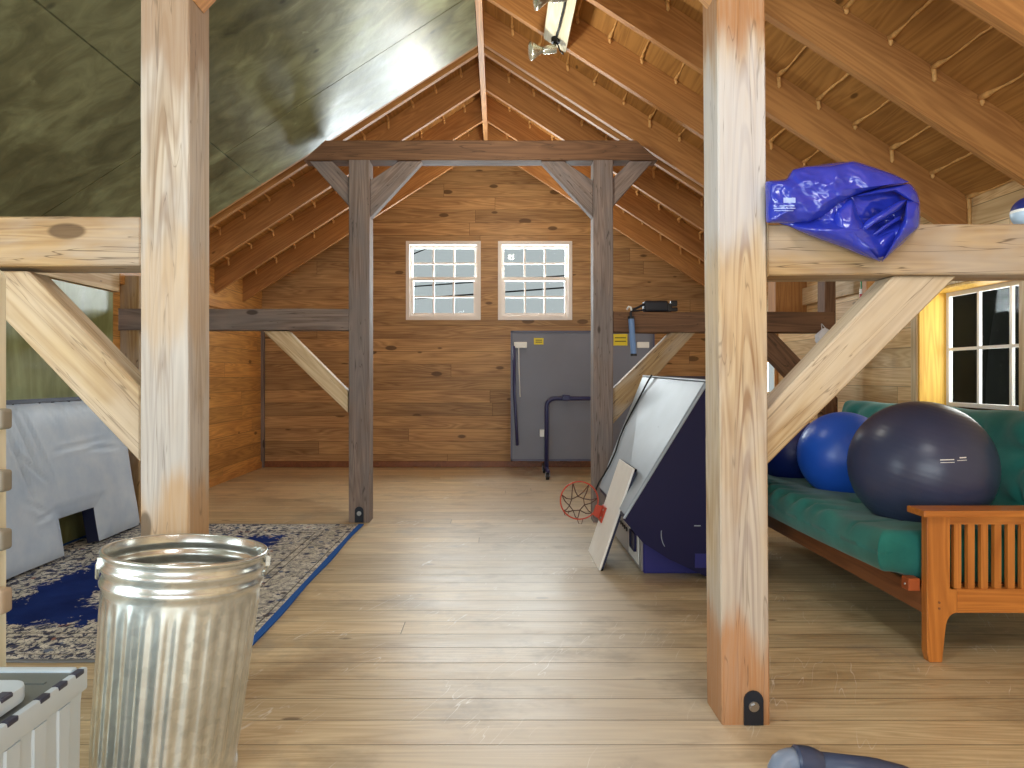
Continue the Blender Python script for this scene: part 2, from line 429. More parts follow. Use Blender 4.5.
plain('handle_blue', (108, 140, 188), 0.5)
plain('lamp_chrome', (190, 190, 176), 0.25, 0.8)
plain('cable_black', (16, 16, 16), 0.6)
plain('ball_pale', (176, 200, 220), 0.4)
plain('hedge', (14, 20, 10), 0.9, var=0.4, vs=3)
plain('ground', (96, 104, 84), 0.95, var=0.2, vs=0.6)
plain('outer_white', (200, 200, 200), 0.8)
def glass():
    t = NT('pane_glass')
    tr = t.n('ShaderNodeBsdfTransparent'); tr.inputs[0].default_value = (0.93, 0.96, 0.96, 1)
    gl = t.n('ShaderNodeBsdfGlossy'); gl.inputs['Roughness'].default_value = 0.02
    mx = t.n('ShaderNodeMixShader'); mx.inputs[0].default_value = 0.006
    t.t.links.new(tr.outputs[0], mx.inputs[1]); t.t.links.new(gl.outputs[0], mx.inputs[2]); t.t.links.new(mx.outputs[0], t.out.inputs[0])
    M['pane_glass'] = t.m
glass()

# ================================================================ room shell
RX = -0.175; RB = 4.86; SL = 0.645; RD = 0.34          # ridge, underside of rafters at the ridge, slope, rafter height (vertical)
XL, XR, YF, YB = -3.76, 3.55, 10.75, -3.2
def rz(x): return RB-SL*abs(x-RX)
def sz(x): return rz(x)+RD

struct(MB().box(XL-0.3, XR+0.4, YB-0.2, YF+0.2, -0.2, 0.0).build('floor', 'floor_boards', loc=(0, 0, 0)), 'worn pale plank floor of the loft')
# far gable wall with two window holes
WIN = [(-1.465, -0.275), (0.0, 1.18)]; WZ0, WZ1 = 2.345, 3.60
b = MB(); y0, y1 = YF, YF+0.14
def col(xa, xb, za, zb=None):
    if zb is not None: b.prism([(xa, za), (xb, za), (xb, zb), (xa, zb)], y0, y1)
    else:
        p = [(xa, za), (xb, za), (xb, sz(xb)+0.05)]
        if xa < RX < xb: p.append((RX, sz(RX)+0.05))
        p.append((xa, sz(xa)+0.05)); b.prism(p, y0, y1)
col(XL-0.3, WIN[0][0], 0); col(WIN[0][1], WIN[1][0], 0); col(WIN[1][1], XR+0.3, 0)
for a, c in WIN: col(a, c, 0, WZ0); col(a, c, WZ1)
struct(b.build('wall_far', 'gable_boards', loc=(0, 0, 0)), 'horizontal pine boarding of the far gable wall')
LW = (-1.2, 1.5, 0.35, 2.15)
struct(MB().box(XL-0.22, XL, YB, LW[0], 0, sz(XL)+0.02).box(XL-0.22, XL, LW[1], YF+0.14, 0, sz(XL)+0.02).box(XL-0.22, XL, LW[0], LW[1], 0, LW[2]).box(XL-0.22, XL, LW[0], LW[1], LW[3], sz(XL)+0.02).build('wall_left', 'side_boards', loc=(0, 0, 0)), 'orange pine boarding of the left side wall')
RW = [(4.58, 5.705, 1.20, 2.17), (8.62, 9.55, 1.20, 2.13)]
b = MB(); z1 = sz(XR)+0.02; ys = [YB, 4.58, 5.705, 8.62, 9.55, YF+0.14]
b.box(XR, XR+0.26, ys[0], ys[1], 0, z1).box(XR, XR+0.26, ys[2], ys[3], 0, z1).box(XR, XR+0.26, ys[4], ys[5], 0, z1)
for (a, c, za, zb) in RW: b.box(XR, XR+0.26, a, c, 0, za).box(XR, XR+0.26, a, c, zb, z1)
struct(b.build('wall_right', 'right_boards', loc=(0, 0, 0)), 'pale pine boarding of the right side wall')
# wall behind the viewer, with wide glazed doors
b = MB()
b.box(XL, -2.4, YB-0.2, YB, 0, 3.2).box(2.2, XR, YB-0.2, YB, 0, 3.2).box(-2.4, 2.2, YB-0.2, YB, 2.6, 3.2)
b.prism([(XL, 3.2), (XR, 3.2), (XR, 3.3), (RX, 5.3), (XL, 3.3)], YB-0.2, YB)
struct(b.build('wall_rear', 'gable_boards', loc=(0, 0, 0)), 'pine wall behind the viewer')
d = MB()
for k in range(4):
    xa = -2.4+k*1.15; xb = xa+1.15
    d.box(xa, xa+0.06, YB-0.15, YB-0.08, 0, 2.6).box(xb-0.06, xb, YB-0.15, YB-0.08, 0, 2.6).box(xa, xb, YB-0.15, YB-0.08, 0, 0.12).box(xa, xb, YB-0.15, YB-0.08, 2.5, 2.6)
dr = struct(d.build('door_1', 'white_paint', loc=(0, YB-0.1, 0)), 'wide glazed doors behind the viewer')
MB().box(-2.4, 2.2, YB-0.12, YB-0.115, 0.1, 2.5).build('glass', 'pane_glass', parent=dr)

# roof deck
def slope(side, ya, yb, th=0.06, lo=None):
    xe = (XL-0.35) if side < 0 else (XR+0.35)
    return MB().prism([(RX, sz(RX)), (xe, sz(xe)), (xe, sz(xe)+th), (RX, sz(RX)+th)], ya, yb)
sl = axis_rot((1, 0, -SL)); srr = axis_rot((1, 0, -SL))
ceil_r = struct(slope(1, YB-0.2, YF+0.2).build('ceiling_right', 'roof_deck', loc=(0, 0, 0)), 'bare board underside of the right roof slope')
ceil_l = struct(slope(-1, YB-0.2, YF+0.2).build('ceiling_left', 'roof_deck', loc=(0, 0, 0)), 'bare board underside of the left roof slope')

# rafters
RY = [3.27, 4.15, 5.08, 5.97, 6.88, 7.07, 7.97, 8.95, 9.94]
RT = 0.058
ordn = ['farthest', 'second farthest', 'third farthest', 'fourth farthest', 'fifth farthest', 'sixth farthest', 'seventh farthest', 'eighth farthest', 'ninth farthest']
def rafter(side, Y, label):
    x0 = RX+side*0.03; x1 = XL-0.0 if side < 0 else XR+0.0
    poly = [(x0, rz(x0)), (x1, rz(x1)), (x1, sz(x1)-0.002), (x0, sz(x0)-0.002)]
    d = Vector((side, 0, -SL))
    m = MB().prism(poly, Y, Y+RT)
    o = m.build('rafter', 'rafter_wood', loc=(x1, Y, rz(x1)), rot=axis_rot(d))
    return tag(o, label, 'rafter', 'roof rafters')
RR = {}
for i, Y in enumerate(RY):
    k = len(RY)-1-i
    where = 'counting back from the far gable wall'
    RR[Y] = rafter(1, Y, f'{ordn[k]} brown rafter on the right roof slope, counted from the far gable')
    if Y > 6.5: rafter(-1, Y, f'{ordn[k]} brown rafter on the left roof slope, counted from the far gable')
o = tag(MB().box(RX-0.03, RX+0.03, 3.0, YF, RB-0.04, sz(RX)).build('ridge_board', 'trim_wood', loc=(RX, YF, RB), rot=axis_rot((0, -1, 0), Vector((1, 0, 0)))),
        'narrow pale ridge board running along the roof peak to the far wall', 'ridge board')

# dried foam at the deck joints, one bead per joint and bay
def bead_mesh(seed, L=0.9):
    rnd = random.Random(seed); m = MB(); pts = []; rs = []
    for i in range(15):
        f = i/14
        pts.append((0.006*math.sin(f*9+seed)+rnd.uniform(-.004, .004), f*L, -0.006+rnd.uniform(-.003, .003)))
        rs.append(0.0075+rnd.uniform(-.003, .004)+(0.008 if i > 12 else 0))
    m.tube(pts, rs, 7)
    dl = rnd.choice([0.03, 0.05, 0.075])
    e = Vector(pts[-1])+Vector((0, -0.012, 0))
    m.tube([e+Vector((0, 0, 0.012)), e+Vector((0.004, 0, -dl*0.5)), e+Vector((0.006, 0, -dl)), e+Vector((0.006, 0, -dl-0.014))], [0.017, 0.013, 0.015, 0.004], 8)
    me_o = m.build('foam_bead', 'foam', loc=(0, 0, 0), smooth=True)
    me = me_o.data; bpy.data.objects.remove(me_o); return me
BEADS = [bead_mesh(s) for s in range(6)]
def beads(side, parent, ya, yb, xs):
    for x in xs:
        o = bpy.data.objects.new('foam_bead', random.choice(BEADS)); C.objects.link(o)
        o.parent = parent; o.location = (x+random.uniform(-.01, .01), ya, sz(x)-0.004); o.scale = (1, (yb-ya)/0.9, random.uniform(0.8, 1.25))
xr = [3.535-0.283*k for k in range(13)]
xl = [XL+0.2+0.283*k for k in range(12)]
for i in range(len(RY)-1):
    if RY[i+1]-RY[i] < 0.3: continue
    use = xr if i > 0 else xr[:6]
    beads(1, ceil_r, RY[i]+RT, RY[i+1], use)
    if RY[i] > 6.5: beads(-1, ceil_l, RY[i]+RT, RY[i+1], xl)
beads(1, ceil_r, RY[-1]+RT, YF, xr); beads(-1, ceil_l, RY[-1]+RT, YF, xl)
MB().tube([(XR-0.01, 5.065, 2.5), (XR-0.012, 5.065, 2.62), (XR-0.01, 5.068, sz(XR)-0.01)], [0.011, 0.013, 0.012], 8).build('foam_bead', 'foam', parent=ceil_r, smooth=True)

# olive plywood lining under the near left slope, sheet by sheet
sheetw = 1.38
ye = 6.87; row = 0
for (xa, xb, ysplit) in ((RX-0.035, -2.40, (5.93, 3.2, 0.4)), (-2.41, XL+0.0, (5.2, 2.4, -0.4))):
    yb_ = ye
    for ya_ in list(ysplit)+[YB]:
        t = 0.018
        m = MB().prism([(xa, rz(xa)-0.001), (xb, rz(xb)-0.001), (xb, rz(xb)-0.001-t), (xa, rz(xa)-0.001-t)], ya_+0.004, yb_-0.004)
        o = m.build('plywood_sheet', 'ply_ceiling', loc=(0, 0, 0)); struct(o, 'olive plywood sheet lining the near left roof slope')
        yb_ = ya_

# plates along the side walls, corner trim, baseboard
def beamY(name, xa, xb, ya, yb, za, zb, mat):
    return MB().box(xa, xb, ya, yb, za, zb).bevel(0.004, 1).build(name, mat, loc=((xa+xb)/2, yb, za), rot=axis_rot((0, -1, 0), Vector((1, 0, 0))))
p = MB().prism([(YB, 2.27), (5.9, 2.27), (5.9, 2.30), (6.55, 2.30), (6.55, 2.38), (YB, 2.47)], XL, XL+0.05, 'X')
struct(beamY('trim_1', XL, XL+0.05, YB, 6.62, 2.275, 2.46, 'plate_wood'))
struct(beamY('trim_2', XL, XL+0.05, 6.63, YF, 2.36, 2.46, 'trim_wood'))
struct(beamY('trim_3', XR-0.05, XR, YB, 7.16, 2.265, 2.46, 'plate_wood'))
struct(beamY('trim_4', XR-0.05, XR, 7.17, YF, 2.265, 2.46, 'plate_wood'))
p.bm.free()
struct(MB().box(XL, XL+0.05, YF-0.05, YF, 0, 2.5).build('trim_5', 'timber_grey'))
struct(MB().box(XL, XR, YF-0.02, YF, 0, 0.10).bevel(0.006, 1).build('baseboard_far', 'futon_dark', loc=(XR, YF, 0), rot=axis_rot((-1, 0, 0))))
struct(MB().box(XL, XL+0.02, 6.9, YF-0.05, 0, 0.10).bevel(0.006, 1).build('baseboard_left', 'trim_wood', loc=(XL, YF, 0), rot=axis_rot((0, -1, 0), Vector((1, 0, 0)))))

# ---------------------------------------------------------------- windows
def gable_window(n, xa, xb):
    y = YF; w = 0.055
    f = MB()
    def ring(m, x0, x1, z0, z1, t, ya, yb):
        m.box(x0, x0+t, ya, yb, z0, z1).box(x1-t, x1, ya, yb, z0, z1).box(x0+t, x1-t, ya, yb, z0, z0+t).box(x0+t, x1-t, ya, yb, z1-t, z1)
    ring(f, xa, xb, WZ0, WZ1, 0.055, y-0.015, y+0.14)
    fr = struct(f.build(f'window_{n}', 'white_paint', loc=((xa+xb)/2, y, WZ0)), f'white framed window in the far gable wall, {"left" if n == 1 else "right"} of the pair')
    zm = 3.005
    for nm, z0, z1, ya, t in (('upper_sash', zm-0.03, WZ1-0.055, y+0.075, 0.045), ('lower_sash', WZ0+0.055, zm+0.03, y+0.03, 0.06)):
        s = MB(); x0, x1 = xa+0.055, xb-0.055
        ring(s, x0, x1, z0, z1, t, ya, ya+0.035)
        for k in (1, 2):
            xc = x0+t+(x1-x0-2*t)*k/3; s.box(xc-0.014, xc+0.014, ya+0.005, ya+0.028, z0+t, z1-t)
        zc = (z0+z1)/2; s.box(x0+t, x1-t, ya+0.006, ya+0.027, zc-0.014, zc+0.014)
        so = s.build(nm, 'white_paint', parent=fr)
        MB().box(x0+0.01, x1-0.01, ya+0.015, ya+0.019, z0+0.01, z1-0.01).build('glass', 'pane_glass', parent=so)
gable_window(1, *WIN[0]); gable_window(2, *WIN[1])
def side_window(n, ya, yb, za, zb, rows, label):
    f = MB(); x = XR
    f.box(x-0.0, x+0.26, yb-0.02, yb, za, zb).box(x, x+0.26, ya, ya+0.02, za, zb).box(x, x+0.26, ya+0.02, yb-0.02, zb-0.02, zb).box(x-0.03, x+0.26, ya-0.03, yb+0.03, za-0.03, za)
    fr = struct(f.build(f'window_{n}', 'jamb_yellow', loc=(x, (ya+yb)/2, za)), label)
    MB().box(x-0.015, x, yb, yb+0.075, za, zb+0.075).box(x-0.015, x, ya-0.075, ya, za, zb+0.075).box(x-0.015, x, ya, yb, zb, zb+0.075).build('casing', 'plate_wood' if n == 3 else 'trim_wood', parent=fr)
    s = MB(); xs = x+0.225; t = 0.035; y0, y1, z0, z1 = ya+0.02, yb-0.02, za, zb-0.02
    s.box(xs, xs+0.03, y0, y0+t, z0, z1).box(xs, xs+0.03, y1-t, y1, z0, z1).box(xs, xs+0.03, y0+t, y1-t, z0, z0+t).box(xs, xs+0.03, y0+t, y1-t, z1-t, z1)
    for k in range(1, 3):
        yc = y0+t+(y1-y0-2*t)*k/3; s.box(xs+0.002, xs+0.026, yc-0.012, yc+0.012, z0+t, z1-t)
    for k in range(1, rows):
        zc = z0+t+(z1-z0-2*t)*k/rows; s.box(xs+0.003, xs+0.025, y0+t, y1-t, zc-0.012, zc+0.012)
    so = s.build('sash', 'white_vinyl', parent=fr)
    MB().box(xs+0.012, xs+0.016, y0+0.01, y1-0.01, z0+0.01, z1-0.01).build('glass', 'pane_glass', parent=so)
side_window(3, *RW[0], 2, 'white sash window in a deep yellow pine reveal above the green futon')
side_window(4, *RW[1], 2, 'bright window in the right wall beyond the second bay post')

wf = MB(); xg = XL-0.12
for k in range(4):
    yk = LW[0]+(LW[1]-LW[0]-0.05)*k/3; wf.box(xg-0.03, xg+0.03, yk, yk+0.05, LW[2], LW[3])
for zk in (LW[2], (LW[2]+LW[3])/2-0.02, LW[3]-0.05): wf.box(xg-0.029, xg+0.029, LW[0], LW[1], zk, zk+0.05)
wf = struct(wf.build('window_5', 'white_paint', loc=(xg, 0.15, LW[2])), 'wide window in the left wall beside the viewer')
MB().box(xg-0.003, xg+0.003, LW[0], LW[1], LW[2], LW[3]).build('glass', 'pane_glass', parent=wf)

# ================================================================ timber frame
def bracket(parent, x, y, w, h, z0=0.0):
    m = MB(); n = 10
    poly = [(x-w/2, z0+0.003), (x+w/2, z0+0.003)]+[(x+w/2*math.cos(a), z0+h-w/2+w/2*math.sin(a)) for a in [math.pi*k/n for k in range(n+1)]]
    br = m.prism(poly, y-0.008, y).build('foot_bracket', 'steel_dark', parent=parent)
    q = MB(); c = Vector((x, y-0.008, z0+h-w*0.8))
    q.tube([c+Vector((0, 0.001, 0)), c+Vector((0, -0.003, 0))], w*0.27, 16)
    q.tube([c+Vector((0, -0.003, 0)), c+Vector((0, -0.012, 0))], w*0.18, 6)
    q.build('bolt', 'bolt_steel', parent=br)
def post(xa, xb, ya, yb, za, zb, mat, label, lean=0.0, cat='post', group='posts of the timber frame', wav=0.004):
    """squared timber with softly uneven arrises"""
    t = thing('timber_post', ((xa+xb)/2, (ya+yb)/2, za), label, cat, group)
    m = MB(); N = 24; c = 0.007; rings = []
    for i in range(N+1):
        z = za+(zb-za)*i/N; dx = lean*(z-za)/(3.02)
        def j(k): return wav*(noise.noise(Vector((xa*3+k*7.3, ya, z*2.3)))*1.0)
        pts = []
        for k, (x, y, sx, sy) in enumerate(((xa, ya, 1, 1), (xb, ya, -1, 1), (xb, yb, -1, -1), (xa, yb, 1, -1))):
            x += dx; cc = c*(0.7+0.8*abs(noise.noise(Vector((k*5.1, z*4, xa)))))
            a = (x+sx*cc+j(k), y+j(k+4)*0.5, z); b2 = (x+j(k+8)*0.5, y+sy*cc, z)
            pts += ([b2, a] if (sx*sy > 0) else [a, b2])
        rings.append(m.verts(pts))
    for i in range(N):
        for k in range(8): m.face([rings[i][k], rings[i][(k+1) % 8], rings[i+1][(k+1) % 8], rings[i+1][k]])
    m.face(rings[0]); m.face(rings[-1])
    m.build('shaft', mat, parent=t)
    return t
Y1, Y2 = 2.81, 6.69
X1 = [(-1.49, -1.286), (0.932, 1.132)]
X2 = [(-1.481, -1.274), (0.946, 1.142)]
CZ0, CZ1 = 3.594, 3.79
pl = post(*X1[0], Y1, Y1+0.2, 0, CZ0, 'post_white', 'thick bleached timber post at the front left, behind the galvanized can')
pr = post(*X1[1], Y1, Y1+0.2, 0, CZ0, 'post_pale', 'thick pale timber post at the front right with a steel foot bracket', lean=-0.02)
bracket(pr, 1.062, Y1-0.001, 0.08, 0.145)
p2 = post(*X2[0], Y2, Y2+0.2, 0, CZ0, 'timber_grey', 'slim looking grey-brown post at the far corner of the rug')
bracket(p2, -1.375, Y2-0.002, 0.085, 0.16)
p3 = post(*X2[1], Y2, Y2+0.2, 0, CZ0, 'timber_grey', 'grey-brown post standing behind the basketball hoop and television')
post(XL, XL+0.19, Y2+0.02, Y2+0.18, 0, 2.45, 'timber_tan', 'wall post against the left wall beside the olive plywood')
post(3.25, 3.36, Y2+0.02, Y2+0.18, 0, 2.45, 'timber_brown', 'wall post against the right wall, white bag hanging on it')

def beamX(name, xa, xb, ya, yb, za, zb, mat, label, cat, group, da=0.0, cutl=0.0, cutr=0.0):
    m = MB(); N = 20; rings = []
    for i in range(N+1):
        f = i/N
        def X(z): 
            top = (z-za)/(zb-za)
            l = xa+cutl*top; r = xb-cutr*top; return l+(r-l)*f
        jj = [0.004*noise.noise(Vector((xa+f*6, k*9.1+za, ya))) for k in range(4)]
        dz = da*(0.5-f)
        rings.append(m.verts([(X(za), ya, za+dz+jj[0]), (X(za), yb, za+dz+jj[1]), (X(zb), yb, zb+dz+jj[2]), (X(zb), ya, zb+dz+jj[3])]))
    for i in range(N):
        for k in range(4): m.face([rings[i][k], rings[i][(k+1) % 4], rings[i+1][(k+1) % 4], rings[i+1][k]])
    m.face(rings[0]); m.face(rings[-1]); m.bevel(0.006, 1, 0.9)
    o = m.build(name, mat, loc=(xa, (ya+yb)/2, za), rot=axis_rot((1, 0, 0)))
    return tag(o, label, cat, group)
TG = 'tie beams of the timber frame'
beamX('tie_beam', XL, X1[0][0], Y1, Y1+0.2, 1.912, 2.118, 'timber_tan', 'tan tie beam running left from the front left post', 'beam', TG)
beamX('tie_beam', X1[1][1]-0.01, XR, Y1, Y1+0.2, 1.878, 2.088, 'timber_tan', 'tan tie beam at the front right with the blue tarp on it', 'beam', TG, da=-0.01)
beamX('tie_beam', XL, X2[0][0], Y2, Y2+0.19, 1.909, 2.12, 'timber_grey', 'dark grey tie beam between the left wall and the far left post', 'beam', TG)
beamX('tie_beam', X2[1][1], 3.34, Y2, Y2+0.19, 1.885, 2.09, 'timber_brown', 'brown tie beam right of the far right post with black straps on it', 'beam', TG)
beamX('collar_beam', -1.93, 1.59, Y2, Y2+0.2, CZ0, CZ1, 'timber_brown', 'brown collar beam on the two far posts under the roof peak', 'beam', None, cutl=0.22, cutr=0.22)
beamX('collar_beam', -1.93, 1.59, Y1, Y1+0.2, CZ0, CZ1, 'timber_tan', 'collar beam on the two near posts above the top of the view', 'beam', None, cutl=0.22, cutr=0.22)

def brace(pts, ya, yb, mat, label, ax):
    d = Vector((ax[0], 0, ax[1]))
    m = MB().prism(pts, ya, yb).bevel(0.006, 1, 0.5)
    o = m.build('knee_brace', mat, loc=(pts[0][0], (ya+yb)/2, min(q[1] for q in pts)), rot=axis_rot(d))
    return tag(o, label, 'brace', 'knee braces of the timber frame')
def q(x, y, Y): v = px(x, y, Y); return (v.x, v.z)
ya = Y1+0.03
brace([q(140, 387, ya), q(140, 462, ya), q(-14, 300, ya), q(-40, 271, ya), q(28, 271, ya)], ya, ya+0.13, 'timber_brace', 'pale diagonal brace in front of the olive plywood, front left', (1, -1))
brace([q(766, 411, ya), q(766, 466, ya), q(957, 276, ya), q(894, 276, ya)], ya, ya+0.14, 'timber_brace', 'wide pale diagonal brace rising right from the front right post', (1, 1))
ya = Y2+0.04; yb = Y2+0.15
brace([q(348, 391, ya), q(348, 413, ya), q(263, 331, ya), q(288, 331, ya)], ya, yb, 'plate_wood', 'pale brace below the dark grey beam left of the far left post', (1, -1))
brace([q(612, 390, ya), q(612, 425, ya), q(696, 332, ya), q(671, 332, ya)], ya, yb, 'timber_tan', 'tan brace in front of the folded table, behind the television', (1, 1))
brace([q(838, 398, ya), q(838, 430, ya), q(745, 333, ya), q(775, 333, ya)], ya, yb, 'timber_brown', 'brown brace from the right wall post up to the far right beam', (-1, 1))
for (Yb, mt, nm) in ((Y2, 'timber_grey', 'far'), (Y1, 'trim_wood', 'near')):
    ya = Yb+0.03; yb = Yb+0.14
    XA, XB = (X2 if Yb == Y2 else X1)
    for side, (xa, xb) in ((-1, XA), (1, XB)):
        inn = xb if side < 0 else xa; out = xa if side < 0 else xb; s = -side
        brace([(inn, 3.03), (inn, 3.40), (inn+s*0.29, CZ0), (inn+s*0.52, CZ0)], ya, yb, mt, f'inner knee brace between the {nm} {"left" if side<0 else "right"} post and its collar beam', (s, 1))
        brace([(out, 3.14), (out, 3.42), (out-s*0.17, CZ0), (out-s*0.40, CZ0)], ya, yb, mt, f'outer knee brace between the {nm} {"left" if side<0 else "right"} post and its collar beam', (-s, 1))
# heel blocks where the right rafters meet the plate
for Y, Yb_ in ((7.97, 7.76), (5.97, 5.90)):
    MB().box(3.19 if Y > 7 else 3.22, XR, Yb_, Y+0.001, 2.16, rz(3.3)+0.12).build('heel_block', 'rafter_wood', parent=RR[Y])

# plywood on the left wall
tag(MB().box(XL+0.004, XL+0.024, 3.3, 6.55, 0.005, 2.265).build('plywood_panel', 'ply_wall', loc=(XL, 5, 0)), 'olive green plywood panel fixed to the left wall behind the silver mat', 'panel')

# ================================================================ things
# ---- rug
r = MB()
RXa, RXb, RYa, RYb = -3.725, -1.315, 3.42, 6.58
def rugf(u, v):
    x = RXa+(RXb-RXa)*u; y = RYa+(RYb-RYa)*v
    return (x+0.006*math.sin(y*5), y, 0.012+0.003*noise.noise(Vector((x*2, y*2, 0))))
g = r.grid(30, 46, rugf)
ret = bmesh.ops.extrude_face_region(r.bm, geom=r.bm.faces[:])
for e in ret['geom']:
    if isinstance(e, bmesh.types.BMVert): e.co.z -= 0.010
rug = r.build('rug', 'rug_weave', loc=((RXa+RXb)/2, (RYa+RYb)/2, 0.0), smooth=True, ang=0.8)
tag(rug, 'blue and cream floral patterned rug with a blue edge on the plank floor', 'rug')

# ---- silver mat leaning on the left wall, notch in its lower edge
def mat_thing():
    t = thing('padded_mat', (-3.42, 5.4, 0.014), 'silver-grey padded mat with a notch, leaning on the left wall', 'mat')
    Ya, Yb, H = 4.25, 6.44, 1.205
    zb = 0.02; xb0 = -3.525; xt = -3.722; L = math.hypot(H, xt-xb0)
    dirv = Vector((xt-xb0, 0, H)).normalized(); nrm = Vector((dirv.z, 0, -dirv.x))
    n0, n1, nh = 5.31, 5.79, 0.295
    def P(y, s, off):
        b = Vector((xb0, y, zb))+dirv*s
        return b+nrm*off
    m = MB(); NU, NV = 90, 54; T = 0.11; gv = {}
    for i in range(NU+1):
        for j in range(NV+1):
            y = Ya+(Yb-Ya)*i/NU; s = L*j/NV
            ed = min(y-Ya, Yb-y, s, L-s)
            if s < nh+0.1: ed = min(ed, max(abs(y-(n0+n1)/2)-(n1-n0)/2, s-nh))
            puff = 0.045*(1-math.exp(-max(0, ed)/0.06))
            # wrinkles pulled from the near top corner
            w = 0
            for (ya_, sa_, yb_, sb_, amp) in ((4.9, 1.3, 5.15, 0.55, .012), (5.0, 1.3, 5.3, 0.5, .010), (5.25, 1.33, 5.45, 1.0, .007), (5.42, 1.33, 5.6, 0.98, .007), (5.6, 1.32, 5.82, 1.05, .006), (4.8, 1.2, 5.1, 0.25, .012), (4.85, .9, 5.25, .55, .01), (5.3, .82, 6.1, .86, .006), (4.9, .5, 5.2, .34, .008), (5.0, .33, 5.25, .36, .01), (5.75, .8, 6.3, .75, .006)):
                a = Vector((ya_, sa_)); bb = Vector((yb_, sb_)); pp = Vector((y, s)); ab = bb-a
                tt = max(0, min(1, (pp-a).dot(ab)/ab.length_squared)); dd = (pp-a-ab*tt).length
                w -= 1.7*amp*math.exp(-(dd/0.016)**2)*math.sin(math.pi*min(1, tt+0.05))
                w += 1.0*amp*math.exp(-((dd-0.03)/0.02)**2)*math.sin(math.pi*min(1, tt+0.05))
            w += 0.006*noise.noise(Vector((y*3, s*3, 1)))
            gv[i, j] = (y, s, puff+w)
    def inhole(i, j): 
        y = Ya+(Yb-Ya)*(i+0.5)/NU; s = L*(j+0.5)/NV
        return n0 < y < n1 and s < nh
    fv = {k: m.bm.verts.new(P(y, s, T+o_)) for k, (y, s, o_) in gv.items()}
    for i in range(NU):
        for j in range(NV):
            if not inhole(i, j): m.face([fv[i, j], fv[i+1, j], fv[i+1, j+1], fv[i, j+1]])
    m.bm.verts.ensure_lookup_table()
    for v in [v for v in m.bm.verts if not v.link_faces]: m.bm.verts.remove(v)
    m.build('cover', 'mat_silver', parent=t, smooth=True)
    k = MB()                                              # navy edge band and back, with the notch lining
    def slab(y0, y1, s0, s1, o0, o1): k.hexa([P(y0, s0, o0), P(y1, s0, o0), P(y1, s0, o1), P(y0, s0, o1), P(y0, s1, o0), P(y1, s1, o0), P(y1, s1, o1), P(y0, s1, o1)])
    slab(Ya, n0, 0, L, 0, T); slab(n1, Yb, 0, L, 0, T); slab(n0, n1, nh, L, 0, T)
    slab(Ya, Yb, L, L+0.03, 0, T+0.02)
    k.build('edge_band', 'mat_navy', parent=t)
    return t
mat_thing()

# ---- galvanized can
def can():
    t = thing('trash_can', (-1.198, 2.425, 0), 'galvanized ribbed steel trash can without a lid, front left', 'trash can')
    cx, cy = 0.0, 0.0; H = 0.80; R0, R1 = 0.236, 0.271
    lean = Vector((0.076, 0.062, 1)).normalized(); TR = Matrix.Translation((-1.198, 2.425, 0.028)) @ Vector((0, 0, 1)).rotation_difference(lean).to_matrix().to_4x4()
    def shear(m):
        for v in m.bm.verts: v.co = TR @ v.co
    m = MB()
    prof = [(R0*0.98, 0.03), (R0, 0.03), (R0+.006, 0.012), (R0+.010, 0.02), (R0+.008, 0.04), (R0+.001, 0.05)]
    N = 26
    for i in range(N+1):
        z = 0.06+(0.655-0.06)*i/N; prof.append((R0+(R1-R0)*z/H, z))
    def bead(z, w, a): return [(R0+(R1-R0)*(z-w)/H, z-w), (R0+(R1-R0)*z/H+a*0.8, z-w*0.5), (R0+(R1-R0)*z/H+a, z), (R0+(R1-R0)*z/H+a*0.8, z+w*0.5), (R0+(R1-R0)*(z+w)/H, z+w)]
    prof += bead(0.690, 0.018, 0.008); prof += bead(0.745, 0.018, 0.009)
    prof += [(R1-.001, 0.775), (R1+.001, 0.782), (R1+.007, 0.785), (R1+.010, 0.792), (R1+.007, 0.799), (R1, 0.80), (R1-.004, 0.795), (R1-.005, 0.77)]
    prof += [(r_-0.006, z_) for (r_, z_) in bead(0.745, 0.018, 0.009)[::-1]]+[(r_-0.006, z_) for (r_, z_) in bead(0.690, 0.018, 0.008)[::-1]]
    for i in range(N, -1, -2):
        z = 0.06+(0.655-0.06)*i/N; prof.append((R0+(R1-R0)*z/H-0.004, z))
    prof += [(R0-.01, 0.035), (0.12, 0.03), (0.001, 0.03)]
    nf = 31
    def mod(r_, z_, a):
        e = sm(0.07, 0.12, z_)*(1-sm(0.60, 0.65, z_))
        if r_ < 0.2: e = 0
        fl = math.sin(a*nf); fl = math.copysign(abs(fl)**0.6, fl)
        dent = 0.0022*noise.noise(Vector((math.cos(a)*1.6, math.sin(a)*1.6, z_*3)))
        return r_+0.0028*e*fl+dent, z_
    m.lathe(prof, nf*10, (cx, cy, 0), mod)
    shear(m); m.build('body', 'galvanized', parent=t, smooth=True)
    for s in (-1, 1):
        h = MB(); x = cx+s*(R1+0.004) 
        h.tube([(x, cy-0.05, 0.765), (x+s*0.006, cy-0.05, 0.755), (x+s*0.004, cy-0.03, 0.705), (x+s*0.004, cy, 0.695), (x+s*0.004, cy+0.03, 0.705), (x+s*0.006, cy+0.05, 0.755), (x, cy+0.05, 0.765)], 0.004, 8)
        h.box(x-0.004, x+0.012, cy-0.062, cy-0.04, 0.742, 0.78).box(x-0.004, x+0.012, cy+0.04, cy+0.062, 0.742, 0.78)
        for v in h.bm.verts: v.co = Matrix.Rotation(math.radians(24), 3, 'Z') @ v.co
        shear(h); h.build('handle', 'galvanized', parent=t, smooth=True, ang=0.6)
can()

